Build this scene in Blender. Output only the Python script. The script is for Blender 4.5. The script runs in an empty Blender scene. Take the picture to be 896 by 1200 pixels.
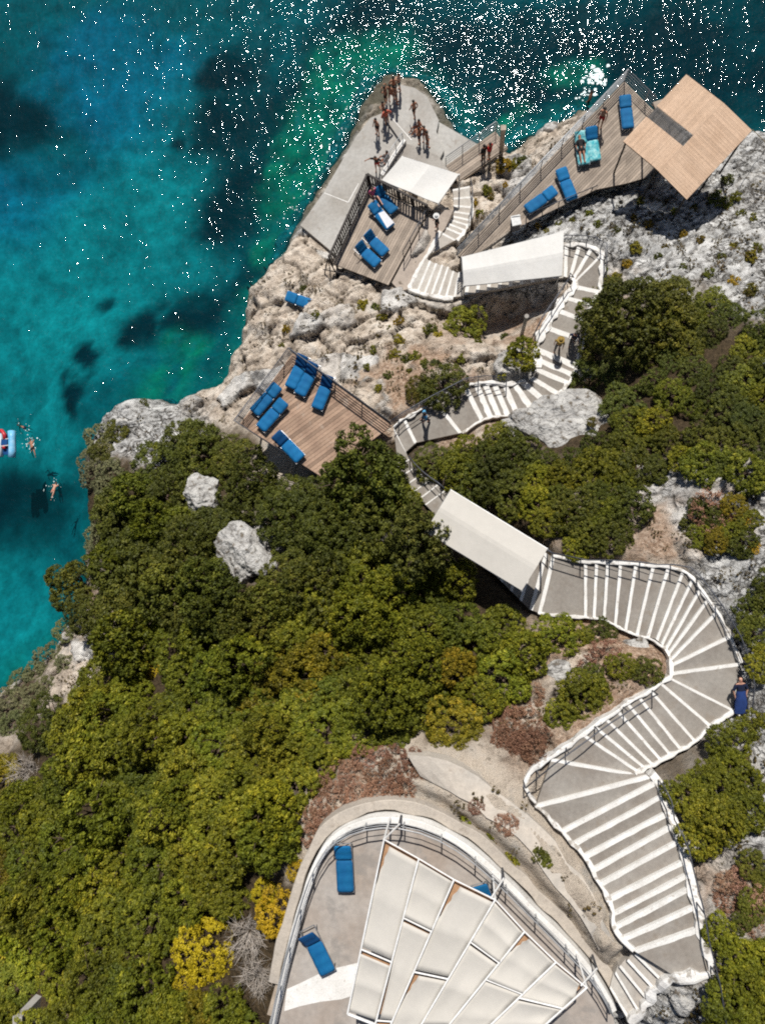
# A rocky headland seen from a drone: white-edged stairs winding down to sun decks by a clear sea.
SUN_E, SKY_E, EXPO = 5.0, .055, 0.15
WAVE1, WAVE2, WAVE_ROUGH = (1.5, .092), (4.0, .042), .058
WATER_TINT = (.075, .53, .60, 1)
WAVED = 0.0
import bpy, bmesh, math, random
import numpy as np
from mathutils import Vector, Matrix
random.seed(7)
RNG = np.random.default_rng(7)
sc = bpy.context.scene
COL = sc.collection
# ---------------------------------------------------------------- camera
F, CX, CY, CAMZ = 832.0, 448.0, 600.0, 47.5
NADIR = (540.0, 660.0)
ncam = Vector((NADIR[0]-CX, -(NADIR[1]-CY), -F)).normalized()
ROT = ncam.rotation_difference(Vector((0, 0, -1))).to_matrix()
CAM = Vector((0, 0, CAMZ))

def ray(px, py):
    return (ROT @ Vector((px-CX, -(py-CY), -F))).normalized()

def at(px, py, z):
    d = ray(px, py)
    return CAM + d*((z-CAMZ)/d.z)

def pix(p):
    c = ROT.transposed() @ (Vector(p)-CAM)
    return (CX + F*c.x/-c.z, CY - F*c.y/-c.z)

cd = bpy.data.cameras.new('camera')
cam = bpy.data.objects.new('camera', cd)
COL.objects.link(cam)
cd.sensor_fit = 'VERTICAL'
cd.sensor_height = 24.0
cd.lens = F/1200.0*24.0
cd.clip_start = 0.5
cd.clip_end = 20000
cam.matrix_world = Matrix.Translation(CAM) @ ROT.to_4x4()
sc.camera = cam

# ---------------------------------------------------------------- noise
def _hash(ix, iy, seed):
    h = (ix.astype(np.int64)*374761393 + iy.astype(np.int64)*668265263 + seed*974634777) & 0xffffffff
    h = ((h ^ (h >> 13))*1274126177) & 0xffffffff
    h = ((h ^ (h >> 16))*2246822519) & 0xffffffff
    return ((h ^ (h >> 15)) & 0xffffff)/float(0xffffff)

def vnoise(x, y, seed=0):
    ix = np.floor(x); iy = np.floor(y)
    fx = x-ix; fy = y-iy
    fx = fx*fx*fx*(fx*(fx*6-15)+10); fy = fy*fy*fy*(fy*(fy*6-15)+10)
    a = _hash(ix, iy, seed); b = _hash(ix+1, iy, seed)
    c = _hash(ix, iy+1, seed); d = _hash(ix+1, iy+1, seed)
    return (a+(b-a)*fx)*(1-fy) + (c+(d-c)*fx)*fy

def fbm(x, y, seed=0, octv=4, gain=0.5):
    s = 0; a = 1.0; t = 0
    for o in range(octv):
        ang = 0.6*o
        xx = x*math.cos(ang)-y*math.sin(ang); yy = x*math.sin(ang)+y*math.cos(ang)
        s = s + a*vnoise(xx*2**o, yy*2**o, seed+o*17); t += a; a *= gain
    return s/t*2-1

def worley(x, y, seed=0):
    ix = np.floor(x); iy = np.floor(y)
    f1 = np.full(x.shape, 9.0); f2 = np.full(x.shape, 9.0); idv = np.zeros(x.shape)
    for dx in (-1, 0, 1):
        for dy in (-1, 0, 1):
            cx = ix+dx; cy = iy+dy
            px = cx+_hash(cx, cy, seed); py = cy+_hash(cx, cy, seed+5)
            d = np.hypot(px-x, py-y)
            closer = d < f1
            f2 = np.where(closer, f1, np.minimum(f2, d))
            idv = np.where(closer, _hash(cx, cy, seed+11), idv)
            f1 = np.where(closer, d, f1)
    return f1, f2, idv

def in_poly(x, y, poly):
    r = np.zeros(x.shape, bool)
    n = len(poly)
    for i in range(n):
        x0, y0 = poly[i][0], poly[i][1]; x1, y1 = poly[(i+1) % n][0], poly[(i+1) % n][1]
        if y0 == y1:
            continue
        c = ((y0 > y) != (y1 > y)) & (x < (x1-x0)*(y-y0)/(y1-y0)+x0)
        r ^= c
    return r

def seg_dist(x, y, poly, closed=True):
    d = np.full(x.shape, 1e9)
    n = len(poly)
    for i in range(n if closed else n-1):
        ax, ay = poly[i][0], poly[i][1]; bx, by = poly[(i+1) % n][0], poly[(i+1) % n][1]
        vx, vy = bx-ax, by-ay; L = vx*vx+vy*vy+1e-9
        t = np.clip(((x-ax)*vx+(y-ay)*vy)/L, 0, 1)
        d = np.minimum(d, np.hypot(x-ax-t*vx, y-ay-t*vy))
    return d

# ---------------------------------------------------------------- object helpers
def thing(name, label, cat, loc=(0, 0, 0), group=None, rotz=0.0):
    o = bpy.data.objects.new(name, None)
    o.empty_display_size = 0.3
    o.location = loc; o.rotation_euler = (0, 0, rotz)
    o['label'] = label; o['category'] = cat
    if group: o['group'] = group
    COL.objects.link(o)
    return o

def tag(o, label=None, cat=None, group=None, kind=None):
    if label: o['label'] = label
    if cat: o['category'] = cat
    if group: o['group'] = group
    if kind: o['kind'] = kind
    return o

def copy_tree(o, parent=None):
    c = o.copy(); COL.objects.link(c)
    if parent is not None: c.parent = parent
    for ch in list(o.children):
        copy_tree(ch, c)
    return c

class MB:
    """collects pieces of ONE mesh"""
    def __init__(s):
        s.v = []; s.f = []; s.a = []; s.m = []
    def add(s, vs, fs, var=0.5, mi=0):
        o = len(s.v)
        s.v += [tuple(p) for p in vs]
        s.a += [var]*len(vs)
        s.f += [tuple(i+o for i in f) for f in fs]
        s.m += [mi]*len(fs)
        return s
    def prism(s, poly, z0, z1, var=0.5, mi=0):
        n = len(poly)
        ar = sum(poly[i][0]*poly[(i+1) % n][1]-poly[(i+1) % n][0]*poly[i][1] for i in range(n))
        if ar < 0: poly = list(poly)[::-1]
        zt = [p[2] if (z1 is None) else z1 for p in poly]
        vs = [(p[0], p[1], (z0 if z1 is not None else p[2]-z0)) for p in poly] + [(p[0], p[1], z) for p, z in zip(poly, zt)]
        fs = [tuple(range(n))[::-1], tuple(range(n, 2*n))] + [(i, (i+1) % n, n+(i+1) % n, n+i) for i in range(n)]
        return s.add(vs, fs, var, mi)
    def box(s, c, size, ax=None, var=0.5, mi=0):
        """box with centre c; ax = 3x3 matrix (columns are axes)"""
        M = ax if ax is not None else Matrix.Identity(3)
        vs = []
        for dx in (-.5, .5):
            for dy in (-.5, .5):
                for dz in (-.5, .5):
                    vs.append(Vector(c) + M @ Vector((dx*size[0], dy*size[1], dz*size[2])))
        fs = [(0, 1, 3, 2), (4, 6, 7, 5), (0, 4, 5, 1), (2, 3, 7, 6), (0, 2, 6, 4), (1, 5, 7, 3)]
        return s.add(vs, fs, var, mi)
    def tube(s, p0, p1, r, r1=None, n=6, var=0.5, mi=0):
        p0 = Vector(p0); p1 = Vector(p1); d = p1-p0
        if d.length < 1e-6: return s
        d.normalize()
        u = d.orthogonal().normalized(); w = d.cross(u)
        r1 = r if r1 is None else r1
        vs = []
        for p, rr in ((p0, r), (p1, r1)):
            for k in range(n):
                a = 2*math.pi*k/n
                vs.append(p+u*(rr*math.cos(a))+w*(rr*math.sin(a)))
        fs = [(k, (k+1) % n, n+(k+1) % n, n+k) for k in range(n)] + [tuple(range(n))[::-1], tuple(range(n, 2*n))]
        return s.add(vs, fs, var, mi)
    def path(s, pts, r, n=6, var=0.5, mi=0, r1=None):
        """one swept tube through pts"""
        pts = [Vector(p) for p in pts]; m = len(pts); vs = []
        up = None
        for i, p in enumerate(pts):
            d = (pts[min(i+1, m-1)]-pts[max(i-1, 0)])
            if d.length < 1e-6: d = Vector((0, 0, 1))
            d.normalize()
            if up is None: up = d.orthogonal().normalized()
            u = (up-d*up.dot(d))
            u = u.normalized() if u.length > 1e-4 else d.orthogonal().normalized()
            up = u; w = d.cross(u)
            rr = r if r1 is None else r+(r1-r)*i/(m-1)
            for k in range(n):
                a = 2*math.pi*k/n
                vs.append(p+u*(rr*math.cos(a))+w*(rr*math.sin(a)))
        fs = []
        for i in range(m-1):
            fs += [(i*n+k, i*n+(k+1) % n, (i+1)*n+(k+1) % n, (i+1)*n+k) for k in range(n)]
        fs += [tuple(range(n))[::-1], tuple(range((m-1)*n, m*n))]
        return s.add(vs, fs, var, mi)
    def ball(s, c, r, var=0.5, mi=0, seg=10, rings=7):
        c = Vector(c); r = r if hasattr(r, '__len__') else (r, r, r)
        vs = [c+Vector((0, 0, -r[2]))]
        for i in range(1, rings):
            ph = -math.pi/2+math.pi*i/rings
            for k in range(seg):
                a = 2*math.pi*k/seg
                vs.append(c+Vector((r[0]*math.cos(ph)*math.cos(a), r[1]*math.cos(ph)*math.sin(a), r[2]*math.sin(ph))))
        vs.append(c+Vector((0, 0, r[2])))
        T = len(vs)-1
        fs = [(0, 1+(k+1) % seg, 1+k) for k in range(seg)]
        for i in range(rings-2):
            b = 1+i*seg
            fs += [(b+k, b+(k+1) % seg, b+seg+(k+1) % seg, b+seg+k) for k in range(seg)]
        b = 1+(rings-2)*seg
        fs += [(b+k, b+(k+1) % seg, T) for k in range(seg)]
        return s.add(vs, fs, var, mi)
    def mesh(s, name, mats, off=(0, 0, 0), smooth=False):
        me = bpy.data.meshes.new(name)
        o = Vector(off)
        me.from_pydata([Vector(p)-o for p in s.v], [], s.f)
        for m in (mats if isinstance(mats, (list, tuple)) else [mats]):
            me.materials.append(m)
        me.polygons.foreach_set('material_index', s.m)
        if smooth: me.polygons.foreach_set('use_smooth', [True]*len(s.f))
        at_ = me.attributes.new('var', 'FLOAT', 'POINT')
        at_.data.foreach_set('value', s.a)
        me.update()
        return me
    def build(s, name, mats, parent=None, smooth=False, loc=None):
        """child of a thing: vertices given in world space, thing unrotated"""
        if parent is not None:
            off = Vector((0, 0, 0)); p = parent
            while p is not None:
                off += p.location; p = p.parent
        else:
            off = Vector(loc) if loc is not None else Vector((0, 0, 0))
        o = bpy.data.objects.new(name, s.mesh(name, mats, off, smooth))
        COL.objects.link(o)
        if parent is not None: o.parent = parent
        elif loc is not None: o.location = loc
        return o
    def part(s, name, mats, parent, smooth=False):
        """child whose vertices are in the parent's local space"""
        o = bpy.data.objects.new(name, s.mesh(name, mats, (0, 0, 0), smooth))
        COL.objects.link(o); o.parent = parent
        return o

# ---------------------------------------------------------------- materials
def srgb(r, g, b):
    f = lambda c: (c/255/12.92) if c/255 <= .04045 else ((c/255+.055)/1.055)**2.4
    return (f(r), f(g), f(b), 1)

class NT:
    def __init__(s, name):
        s.mat = bpy.data.materials.new(name); s.mat.use_nodes = True
        s.t = s.mat.node_tree; s.t.nodes.clear()
        s.out = s.n('ShaderNodeOutputMaterial')
    def n(s, typ, **kw):
        nd = s.t.nodes.new(typ)
        for k, v in kw.items():
            if k.startswith('i_'):
                nd.inputs[k[2:].replace('_', ' ')].default_value = v
            else:
                setattr(nd, k, v)
        return nd
    def l(s, a, b): s.t.links.new(a, b)
    def noise(s, vec, scale, detail=4, rough=.55):
        nd = s.n('ShaderNodeTexNoise'); nd.inputs['Scale'].default_value = scale
        nd.inputs['Detail'].default_value = detail; nd.inputs['Roughness'].default_value = rough
        if vec is not None: s.l(vec, nd.inputs['Vector'])
        return nd.outputs['Fac']
    def ramp(s, fac, stops):
        r = s.n('ShaderNodeValToRGB'); e = r.color_ramp.elements
        while len(e) < len(stops): e.new(0.5)
        for q, (p, c) in zip(e, stops):
            q.position = p; q.color = c if len(c) == 4 else (*c, 1)
        s.l(fac, r.inputs['Fac']); return r.outputs['Color']
    def mix(s, fac, a, b, mode='MIX'):
        m = s.n('ShaderNodeMix', data_type='RGBA', blend_type=mode)
        for val, idx in ((fac, 0), (a, 6), (b, 7)):
            if hasattr(val, 'is_linked') or isinstance(val, bpy.types.NodeSocket): s.l(val, m.inputs[idx])
            else: m.inputs[idx].default_value = val
        return m.outputs[2]
    def math(s, op, a, b=None, c=None, clamp=False):
        m = s.n('ShaderNodeMath', operation=op); m.use_clamp = clamp
        for i, val in enumerate((a, b, c)):
            if val is None: continue
            if isinstance(val, bpy.types.NodeSocket): s.l(val, m.inputs[i])
            else: m.inputs[i].default_value = val
        return m.outputs[0]
    def maprange(s, v, a, b, c, d):
        m = s.n('ShaderNodeMapRange'); s.l(v, m.inputs[0])
        for i, q in enumerate((a, b, c, d)): m.inputs[i+1].default_value = q
        return m.outputs[0]

def pmat(name, col, col2=None, scale=3.0, rough=.7, bump=.0, bscale=30.0, var=.25, metal=0.0, detail=6, spots=None, stretch=None, spec=.3):
    """general weathered surface: two tones mixed by noise, per-piece variation from 'var', optional spots"""
    t = NT(name)
    tc = t.n('ShaderNodeTexCoord').outputs['Object']
    if stretch:
        mp = t.n('ShaderNodeMapping'); mp.inputs['Scale'].default_value = stretch
        t.l(tc, mp.inputs['Vector']); tc = mp.outputs[0]
    n1 = t.noise(tc, scale, detail)
    c2 = col2 or tuple(c*.72 for c in col[:3])+(1,)
    base = t.mix(t.maprange(n1, .35, .68, 0, 1), col, c2)
    at_ = t.n('ShaderNodeAttribute', attribute_name='var').outputs['Fac']
    k = t.maprange(at_, 0, 1, 1-var, 1+var)
    n2 = t.noise(tc, scale*9, 3)
    g_ = .1 if detail > 2 else .025
    k = t.math('MULTIPLY', k, t.maprange(n2, .3, .7, 1-g_, 1+g_))
    cb = t.n('ShaderNodeCombineColor')
    for i in range(3): t.l(k, cb.inputs[i])
    base = t.mix(1.0, base, cb.outputs[0], 'MULTIPLY')
    if spots:
        n3 = t.noise(tc, spots[1], 5, .65)
        base = t.mix(t.maprange(n3, spots[2], spots[2]+.08, 0, spots[3] if len(spots) > 3 else .8), base, spots[0])
    p = t.n('ShaderNodeBsdfPrincipled')
    t.l(base, p.inputs['Base Color'])
    p.inputs['Roughness'].default_value = rough; p.inputs['Metallic'].default_value = metal
    p.inputs['Specular IOR Level'].default_value = spec
    if bump:
        b = t.n('ShaderNodeBump'); b.inputs['Strength'].default_value = 1.0; b.inputs['Distance'].default_value = bump
        t.l(t.noise(tc, bscale, 5), b.inputs['Height']); t.l(b.outputs[0], p.inputs['Normal'])
    t.l(p.outputs[0], t.out.inputs[0])
    return t.mat

M = {}
M['concrete'] = pmat('weathered_concrete', (.34, .32, .29, 1), (.24, .215, .19, 1), .9, .85, .006, 25, spots=((.17, .15, .13, 1), 2.2, .62, .5))
M['stairconcrete'] = pmat('stair_concrete', (.275, .255, .228, 1), (.205, .18, .155, 1), .7, .9, .008, 30, var=.2, spots=((.20, .165, .13, 1), 1.6, .58, .45))
M['white'] = pmat('white_limewash', (.72, .71, .685, 1), (.60, .585, .55, 1), 1.7, .8, .006, 18, var=.06, spots=((.36, .32, .27, 1), 5.0, .61, .7))
M['platform'] = pmat('platform_concrete', (.40, .39, .365, 1), (.31, .29, .26, 1), .5, .85, .008, 20, var=.1, spots=((.23, .19, .15, 1), 1.2, .62, .5))
M['woodgrey'] = pmat('grey_weathered_boards', (.34, .28, .225, 1), (.25, .205, .165, 1), 1.2, .8, .003, 30, var=.22)
M['woodbrown'] = pmat('brown_weathered_boards', (.35, .24, .17, 1), (.235, .155, .11, 1), 1.0, .8, .003, 30, var=.30, spots=((.40, .33, .27, 1), 1.3, .58, .5))
M['woodtan'] = pmat('tan_slats', (.52, .37, .26, 1), (.45, .31, .21, 1), 1.0, .8, .003, 30, var=.16)
M['slatgrey'] = pmat('dark_grey_slats', (.085, .082, .08, 1), (.06, .058, .056, 1), 2.0, .8, .0, var=.3)
M['wooddark'] = pmat('dark_stained_timber', (.045, .038, .034, 1), None, 2.0, .7, var=.2)
M['post'] = pmat('bleached_timber', (.40, .33, .26, 1), None, 2.0, .8, var=.1)
M['metal'] = pmat('dark_painted_steel', (.05, .058, .075, 1), (.09, .09, .10, 1), 3.0, .45, var=.1, metal=.4)
M['galv'] = pmat('galvanised_steel', (.42, .43, .44, 1), (.30, .31, .32, 1), 3.0, .45, var=.1, metal=.3)
M['whitemetal'] = pmat('white_painted_steel', (.78, .78, .77, 1), (.66, .65, .63, 1), 3.0, .5, var=.05)
M['canvas'] = pmat('white_canvas', (.66, .65, .62, 1), (.63, .615, .58, 1), .5, .85, .0, 60, var=.05, detail=2)
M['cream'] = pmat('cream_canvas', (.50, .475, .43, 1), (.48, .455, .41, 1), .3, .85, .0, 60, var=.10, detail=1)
M['bank'] = pmat('bank_cement', (.44, .39, .33, 1), (.34, .305, .265, 1), .9, .9, .012, 16, spots=((.25, .21, .17, 1), 1.7, .60, .6))
M['reed'] = pmat('brown_reed_mat', (.42, .25, .14, 1), (.28, .16, .09, 1), 3, .9, .01, 60, var=.2)
M['blue'] = pmat('blue_mattress_fabric', (.001, .095, .25, 1), (.003, .125, .29, 1), 3.5, .8, .010, 14, var=.28)
M['blueshaded'] = pmat('shaded_blue_backrest_fabric', (.001, .062, .185, 1), (.001, .05, .16, 1), 3.5, .8, .004, 40, var=.08)  # mattress blue darkened: shade on backrests turned from the sun, put into the colour
M['aqua'] = pmat('patterned_aqua_towel', (.01, .30, .36, 1), (.35, .60, .60, 1), 4.5, .9, .004, 40, var=.1, spots=((.01, .12, .22, 1), 7.0, .56, .9))
M['towel'] = pmat('pale_towel', (.68, .68, .70, 1), (.58, .59, .62, 1), 3, .9, .004, 50, var=.05)
M['frame'] = pmat('lounger_frame_aluminium', (.33, .34, .36, 1), None, 3, .4, metal=.6, var=.1)
M['skin'] = pmat('tanned_skin', (.36, .17, .10, 1), (.31, .14, .085, 1), 3, .55, var=.0)
M['skinlight'] = pmat('fair_skin', (.55, .31, .22, 1), (.50, .27, .19, 1), 3, .55, var=.0)
M['hair'] = pmat('dark_hair', (.014, .010, .008, 1), None, 12, .5, var=.0)
M['hairbrown'] = pmat('brown_hair', (.06, .03, .016, 1), None, 12, .5, var=.0)
M['eye'] = pmat('dark_eye', (.01, .008, .008, 1), None, 5, .3, var=0)
for nm, c in dict(red=(.45, .02, .02, 1), navy=(.012, .018, .05, 1), black=(.012, .012, .014, 1), pink=(.55, .10, .22, 1), coral=(.55, .13, .08, 1),
                  teal=(.01, .12, .16, 1), grey=(.10, .10, .11, 1), dress=(.02, .05, .19, 1), paleblue=(.10, .35, .60, 1), ochre=(.30, .20, .05, 1), offwhite=(.7, .7, .68, 1)).items():
    M['cloth_'+nm] = pmat('cloth_'+nm, c, None, 6, .85, var=.05)
M['raftblue'] = pmat('pale_blue_vinyl', (.10, .38, .62, 1), (.30, .55, .72, 1), 2.5, .35, .01, 8, var=.1)
M['raftred'] = pmat('red_vinyl', (.50, .03, .04, 1), None, 2.5, .35, var=.1)
M['raftnavy'] = pmat('navy_vinyl', (.01, .07, .22, 1), None, 2.5, .35, var=.1)
M['raftwhite'] = pmat('white_vinyl', (.72, .74, .76, 1), (.45, .60, .72, 1), 2.5, .35, var=.1)
M['twig'] = pmat('bare_grey_twigs', (.40, .36, .32, 1), (.28, .24, .20, 1), 4, .9, var=.3)
M['bark'] = pmat('shrub_bark', (.12, .085, .06, 1), None, 5, .9, .01, 20, var=.2)
M['foam'] = pmat('sea_foam', (.85, .90, .90, 1), (.6, .8, .8, 1), 4, .8, var=.1)
M['boulder'] = pmat('grey_limestone', (.36, .35, .335, 1), (.22, .215, .21, 1), 1.3, .9, .09, 6, var=.0, spots=((.10, .08, .055, 1), 2.2, .55, .9))
M['landing'] = pmat('brownish_screed', (.40, .34, .285, 1), (.31, .26, .22, 1), .8, .88, .006, 25, var=.05)
M['kerb'] = pmat('chipped_limewash', (.72, .71, .685, 1), (.58, .56, .53, 1), 1.9, .85, .02, 12, var=.05, spots=((.27, .24, .20, 1), 3.4, .535, .8))
M['stairpale'] = pmat('pale_stair_concrete', (.44, .415, .375, 1), (.34, .30, .26, 1), .7, .9, .008, 30, var=.15)

def tweak_bump(m, dist, scale, stretch, detail=3):
    """add a second, larger bump (wrinkles or pits) to a pmat material"""
    t = m.node_tree; p = [n for n in t.nodes if n.type == 'BSDF_PRINCIPLED'][0]
    tc = t.nodes.new('ShaderNodeTexCoord'); mp = t.nodes.new('ShaderNodeMapping'); mp.inputs['Scale'].default_value = stretch
    nz = t.nodes.new('ShaderNodeTexNoise'); nz.inputs['Scale'].default_value = scale; nz.inputs['Detail'].default_value = detail
    b = t.nodes.new('ShaderNodeBump'); b.inputs['Distance'].default_value = dist
    t.links.new(tc.outputs['Object'], mp.inputs[0]); t.links.new(mp.outputs[0], nz.inputs['Vector']); t.links.new(nz.outputs['Fac'], b.inputs['Height'])
    if p.inputs['Normal'].is_linked: t.links.new(p.inputs['Normal'].links[0].from_socket, b.inputs['Normal'])
    t.links.new(b.outputs[0], p.inputs['Normal'])
tweak_bump(M['canvas'], .05, 1.6, (1, .5, 1)); tweak_bump(M['cream'], .05, 1.4, (1, .5, 1))
def crackle(m, scale, wid, col):
    t = m.node_tree; p = [n for n in t.nodes if n.type == 'BSDF_PRINCIPLED'][0]
    tc = t.nodes.new('ShaderNodeTexCoord'); nz = t.nodes.new('ShaderNodeTexNoise'); nz.inputs['Scale'].default_value = 1.5; nz.inputs['Detail'].default_value = 5
    va = t.nodes.new('ShaderNodeVectorMath'); va.operation = 'MULTIPLY_ADD'; va.inputs[1].default_value = (1, 1, 1)
    v = t.nodes.new('ShaderNodeTexVoronoi'); v.feature = 'DISTANCE_TO_EDGE'; v.inputs['Scale'].default_value = scale
    r = t.nodes.new('ShaderNodeMapRange'); r.inputs[1].default_value = 0; r.inputs[2].default_value = wid; r.inputs[3].default_value = 1; r.inputs[4].default_value = 0
    mx = t.nodes.new('ShaderNodeMix'); mx.data_type = 'RGBA'; mx.inputs[7].default_value = col; r.inputs[3].default_value = .6
    t.links.new(tc.outputs['Object'], nz.inputs['Vector']); t.links.new(nz.outputs['Color'], va.inputs[0]); t.links.new(tc.outputs['Object'], va.inputs[2])
    t.links.new(va.outputs[0], v.inputs['Vector']); t.links.new(v.outputs['Distance'], r.inputs[0]); t.links.new(r.outputs[0], mx.inputs[0])
    t.links.new(p.inputs['Base Color'].links[0].from_socket, mx.inputs[6]); t.links.new(mx.outputs[2], p.inputs['Base Color'])
M['boulder'] = pmat('grey_limestone', (.50, .49, .465, 1), (.30, .29, .275, 1), 1.6, .92, .06, 14, var=.0, spots=((.11, .085, .055, 1), 3.0, .555, .85))
crackle(M['boulder'], .75, .03, (.06, .05, .04, 1)); tweak_bump(M['boulder'], .25, 3.0, (1, 1, 1), 6)
M['path'] = pmat('worn_cement_path', (.46, .41, .35, 1), (.36, .335, .30, 1), .6, .9, .015, 14, spots=((.30, .25, .20, 1), 1.1, .60, .6))
# ---------------------------------------------------------------- the stair path: nosing lines (right px, left px), rising from the shore
LINES = []   # (Rx,Ry, Lx,Ly, white width, flags)
def addl(rx, ry, lx, ly, w=.22): LINES.append([rx, ry, lx, ly, w])
def interp(a, b, n, w):
    for i in range(1, n+1):
        t = i/(n+1)
        addl(*[a[k]+(b[k]-a[k])*t for k in range(4)], w)
for q in [(530,222,550,218),(531,232,552,230),(531,240,552,242),(531,247,551,250),(528,252,550,257),(525,256,548,263),(522,260,545,269),(520,265,541,274),(517,272,534,281)]:
    addl(*q, .12)
K_END = len(LINES)
for q in [(478,338,497,300),(488,341,503,305),(496,344,510,308),(504,346,517,310),(512,347,524,312),(521,348,530,317),(531,348,537,319)]:
    addl(*q, .13)
interp((531,348,537,319), (660,324,661,288), 9, .2)
addl(660,324,661,288,.2); addl(666,324,676,288,.2); addl(669,327,691,290,.2); addl(672,330,704,297,.2)
addl(669,333,702,340,.24); addl(660,346,693,355,.24); addl(651,360,683,373,.26); addl(637,380,684,397,.26)
PERSONS = len(LINES)-1
addl(625,405,674,425,.34); addl(628,418,672,437,.26); addl(628,430,665,446,.24); addl(624,441,656,460,.26)
addl(616,447,641,469,.34); addl(606,450,626,478,.32); addl(594,451,609,486,.30)
addl(582,450,598,487,.30); addl(571,449,587,487,.30); addl(561,450,577,488,.28); addl(547,452,566,490,.24)
addl(512,470,541,507,.2); addl(475,491,488,518,.16); addl(461,501,475,529,.16)
JUNC = len(LINES)-1
for q in [(466,546,479,538),(472,556,486,547),(478,566,494,555),(484,576,503,562),(491,584,512,568),(498,591,520,575)]:
    addl(*q, .06)
F_END = len(LINES)
interp((506,600,530,580), (620,714,637,646), 9, .16)
addl(620,714,638,647,.16); addl(630,718,646,652,.16)
L1 = len(LINES)-1
for q in [(684,723,684,660),(694,724,697,660),(706,724,710,660),(719,731,725,661),(731,738,743,662),(744,744,763,665),(757,746,781,665),(768,749,799,668),
          (774,754,810,678),(779,759,819,690),(783,764,828,702),(786,771,838,717),(787,778,854,745),(787,788,866,777)]:
    addl(*q, .13)
for q in [(787,795,860,832),(776,801,832,849),(764,810,815,868),(750,817,798,877),(737,825,787,885),(725,833,775,890),(711,842,765,895),(698,851,757,900),(685,861,749,904),(646,889,743,907)]:
    addl(*q, .12)
for q in [(629,943,758,909),(657,973,766,916),(672,987,774,932),(684,1002,777,953),(694,1018,785,967),(703,1034,793,985),(713,1052,798,1009),(720,1069,802,1025),(718,1086,806,1040),(727,1100,811,1062),(742,1114,815,1088)]:
    addl(*q, .17)
END = (790,1144,830,1140)
# heights
Z0 = 2.8; RISE = .165
NL = len(LINES)
LZ = [Z0+RISE*i for i in range(NL)]
def lz_at(i): return LZ[i]
ZTOP = LZ[-1]
ZDECK3 = LZ[JUNC]
ZTER = ZTOP-1.0
PATH = []      # world (R, L, z)
for (rx, ry, lx, ly, w), z in zip(LINES, LZ):
    PATH.append((at(rx, ry, z), at(lx, ly, z), z, w))
PATH_END = (at(END[0], END[1], ZTOP), at(END[2], END[3], ZTOP))
LOW = [(714,1158,736,1196),(720,1141,748,1188),(725,1133,757,1172),(734,1126,766,1161),(743,1119,776,1152),(752,1113,789,1145)]   # side flight down to the terrace
LOWZ = [ZTOP-.165*(6-i) for i in range(6)]
LOWW = [(at(a, b, z), at(c, d, z), z, .1) for (a, b, c, d), z in zip(LOW, LOWZ)]
path_quads = []
for i in range(NL-1):
    path_quads.append(([PATH[i][0], PATH[i+1][0], PATH[i+1][1], PATH[i][1]], PATH[i][2]))
path_quads.append(([PATH[-1][0], PATH_END[0], PATH_END[1], PATH[-1][1]], ZTOP))
for i in range(5):
    path_quads.append(([LOWW[i][0], LOWW[i+1][0], LOWW[i+1][1], LOWW[i][1]], LOWW[i][2]))

ZD1, ZD2, ZPLAT, ZBR = LZ[K_END]-.05, 6.6, 1.35, 2.8
P2 = lambda pts, z: [at(x, y, z) for x, y in pts]
DECK1 = P2([(433,216),(390,309),(455,334),(500,251)], ZD1)
DECK2 = P2([(536,300),(731,95),(763,127),(801,160),(757,208),(733,215),(698,222),(616,256),(552,303)], ZD2)
DECK3 = P2([(343,414),(281,497),(377,559),(459,499)], ZDECK3)
PLATA = P2([(352,264),(380,224),(417,160),(434,138),(447,133),(470,166),(452,205),(440,235),(425,290),(395,300)], ZPLAT)
PLATB = P2([(447,133),(456,112),(468,99),(486,103),(500,113),(514,141),(511,154),(520,176),(508,200),(470,215),(462,190),(470,166)], ZPLAT+.2)
PLATC = P2([(514,143),(561,170),(552,180),(540,196),(520,200),(512,165)], ZPLAT-.1)
TERR = P2([(300,1290),(322,1195),(338,1120),(352,1070),(366,1022),(384,985),(405,968),(440,957),(472,957),(505,966),(535,982),(570,1010),(605,1045),(640,1080),(672,1112),(700,1146),(716,1180),(735,1290)], ZTER)

# ---------------------------------------------------------------- terrain
coast_px = [(-300,1000,2),(-150,900,2),(-60,840,2),(0,808,2),(23,792,2.5),(42,770,3),(60,738,3),(84,722,3),(92,690,3),(90,650,3),(92,612,4),(88,555,4),(84,522,4),(97,499,3.8),(106,476,4),(134,463,4),(161,459,4),(192,470,3.5),(215,457,3),(245,443,2.6),(256,432,3),(259,413,3.3),(280,375,2.8),(286,332,2.4),(320,296,1.8),(346,270,.7),(366,238,.3),(396,186,.3),(412,152,.3),(424,128,.2),(440,100,.2),(460,86,.3),(488,90,.3),(510,112,.3),(522,138,.4),(545,158,.6),(562,168,.9),(585,167,1.2),(604,171,.9),(626,148,.9),(646,140,.9),(680,126,.8),(712,128,.8),(760,134,1.2),(800,130,1.8),(868,139,2.2),(900,143,2.3),(1000,130,3),(1300,130,4)]
COAST = [at(x, y, z) for x, y, z in coast_px]
coast_poly = [Vector((-90, -40, 0))]+COAST+[Vector((90, 33, 0)), Vector((90, -90, 0)), Vector((-90, -90, 0))]
ctrl = [(p.x, p.y, p.z) for p in COAST]
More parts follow.
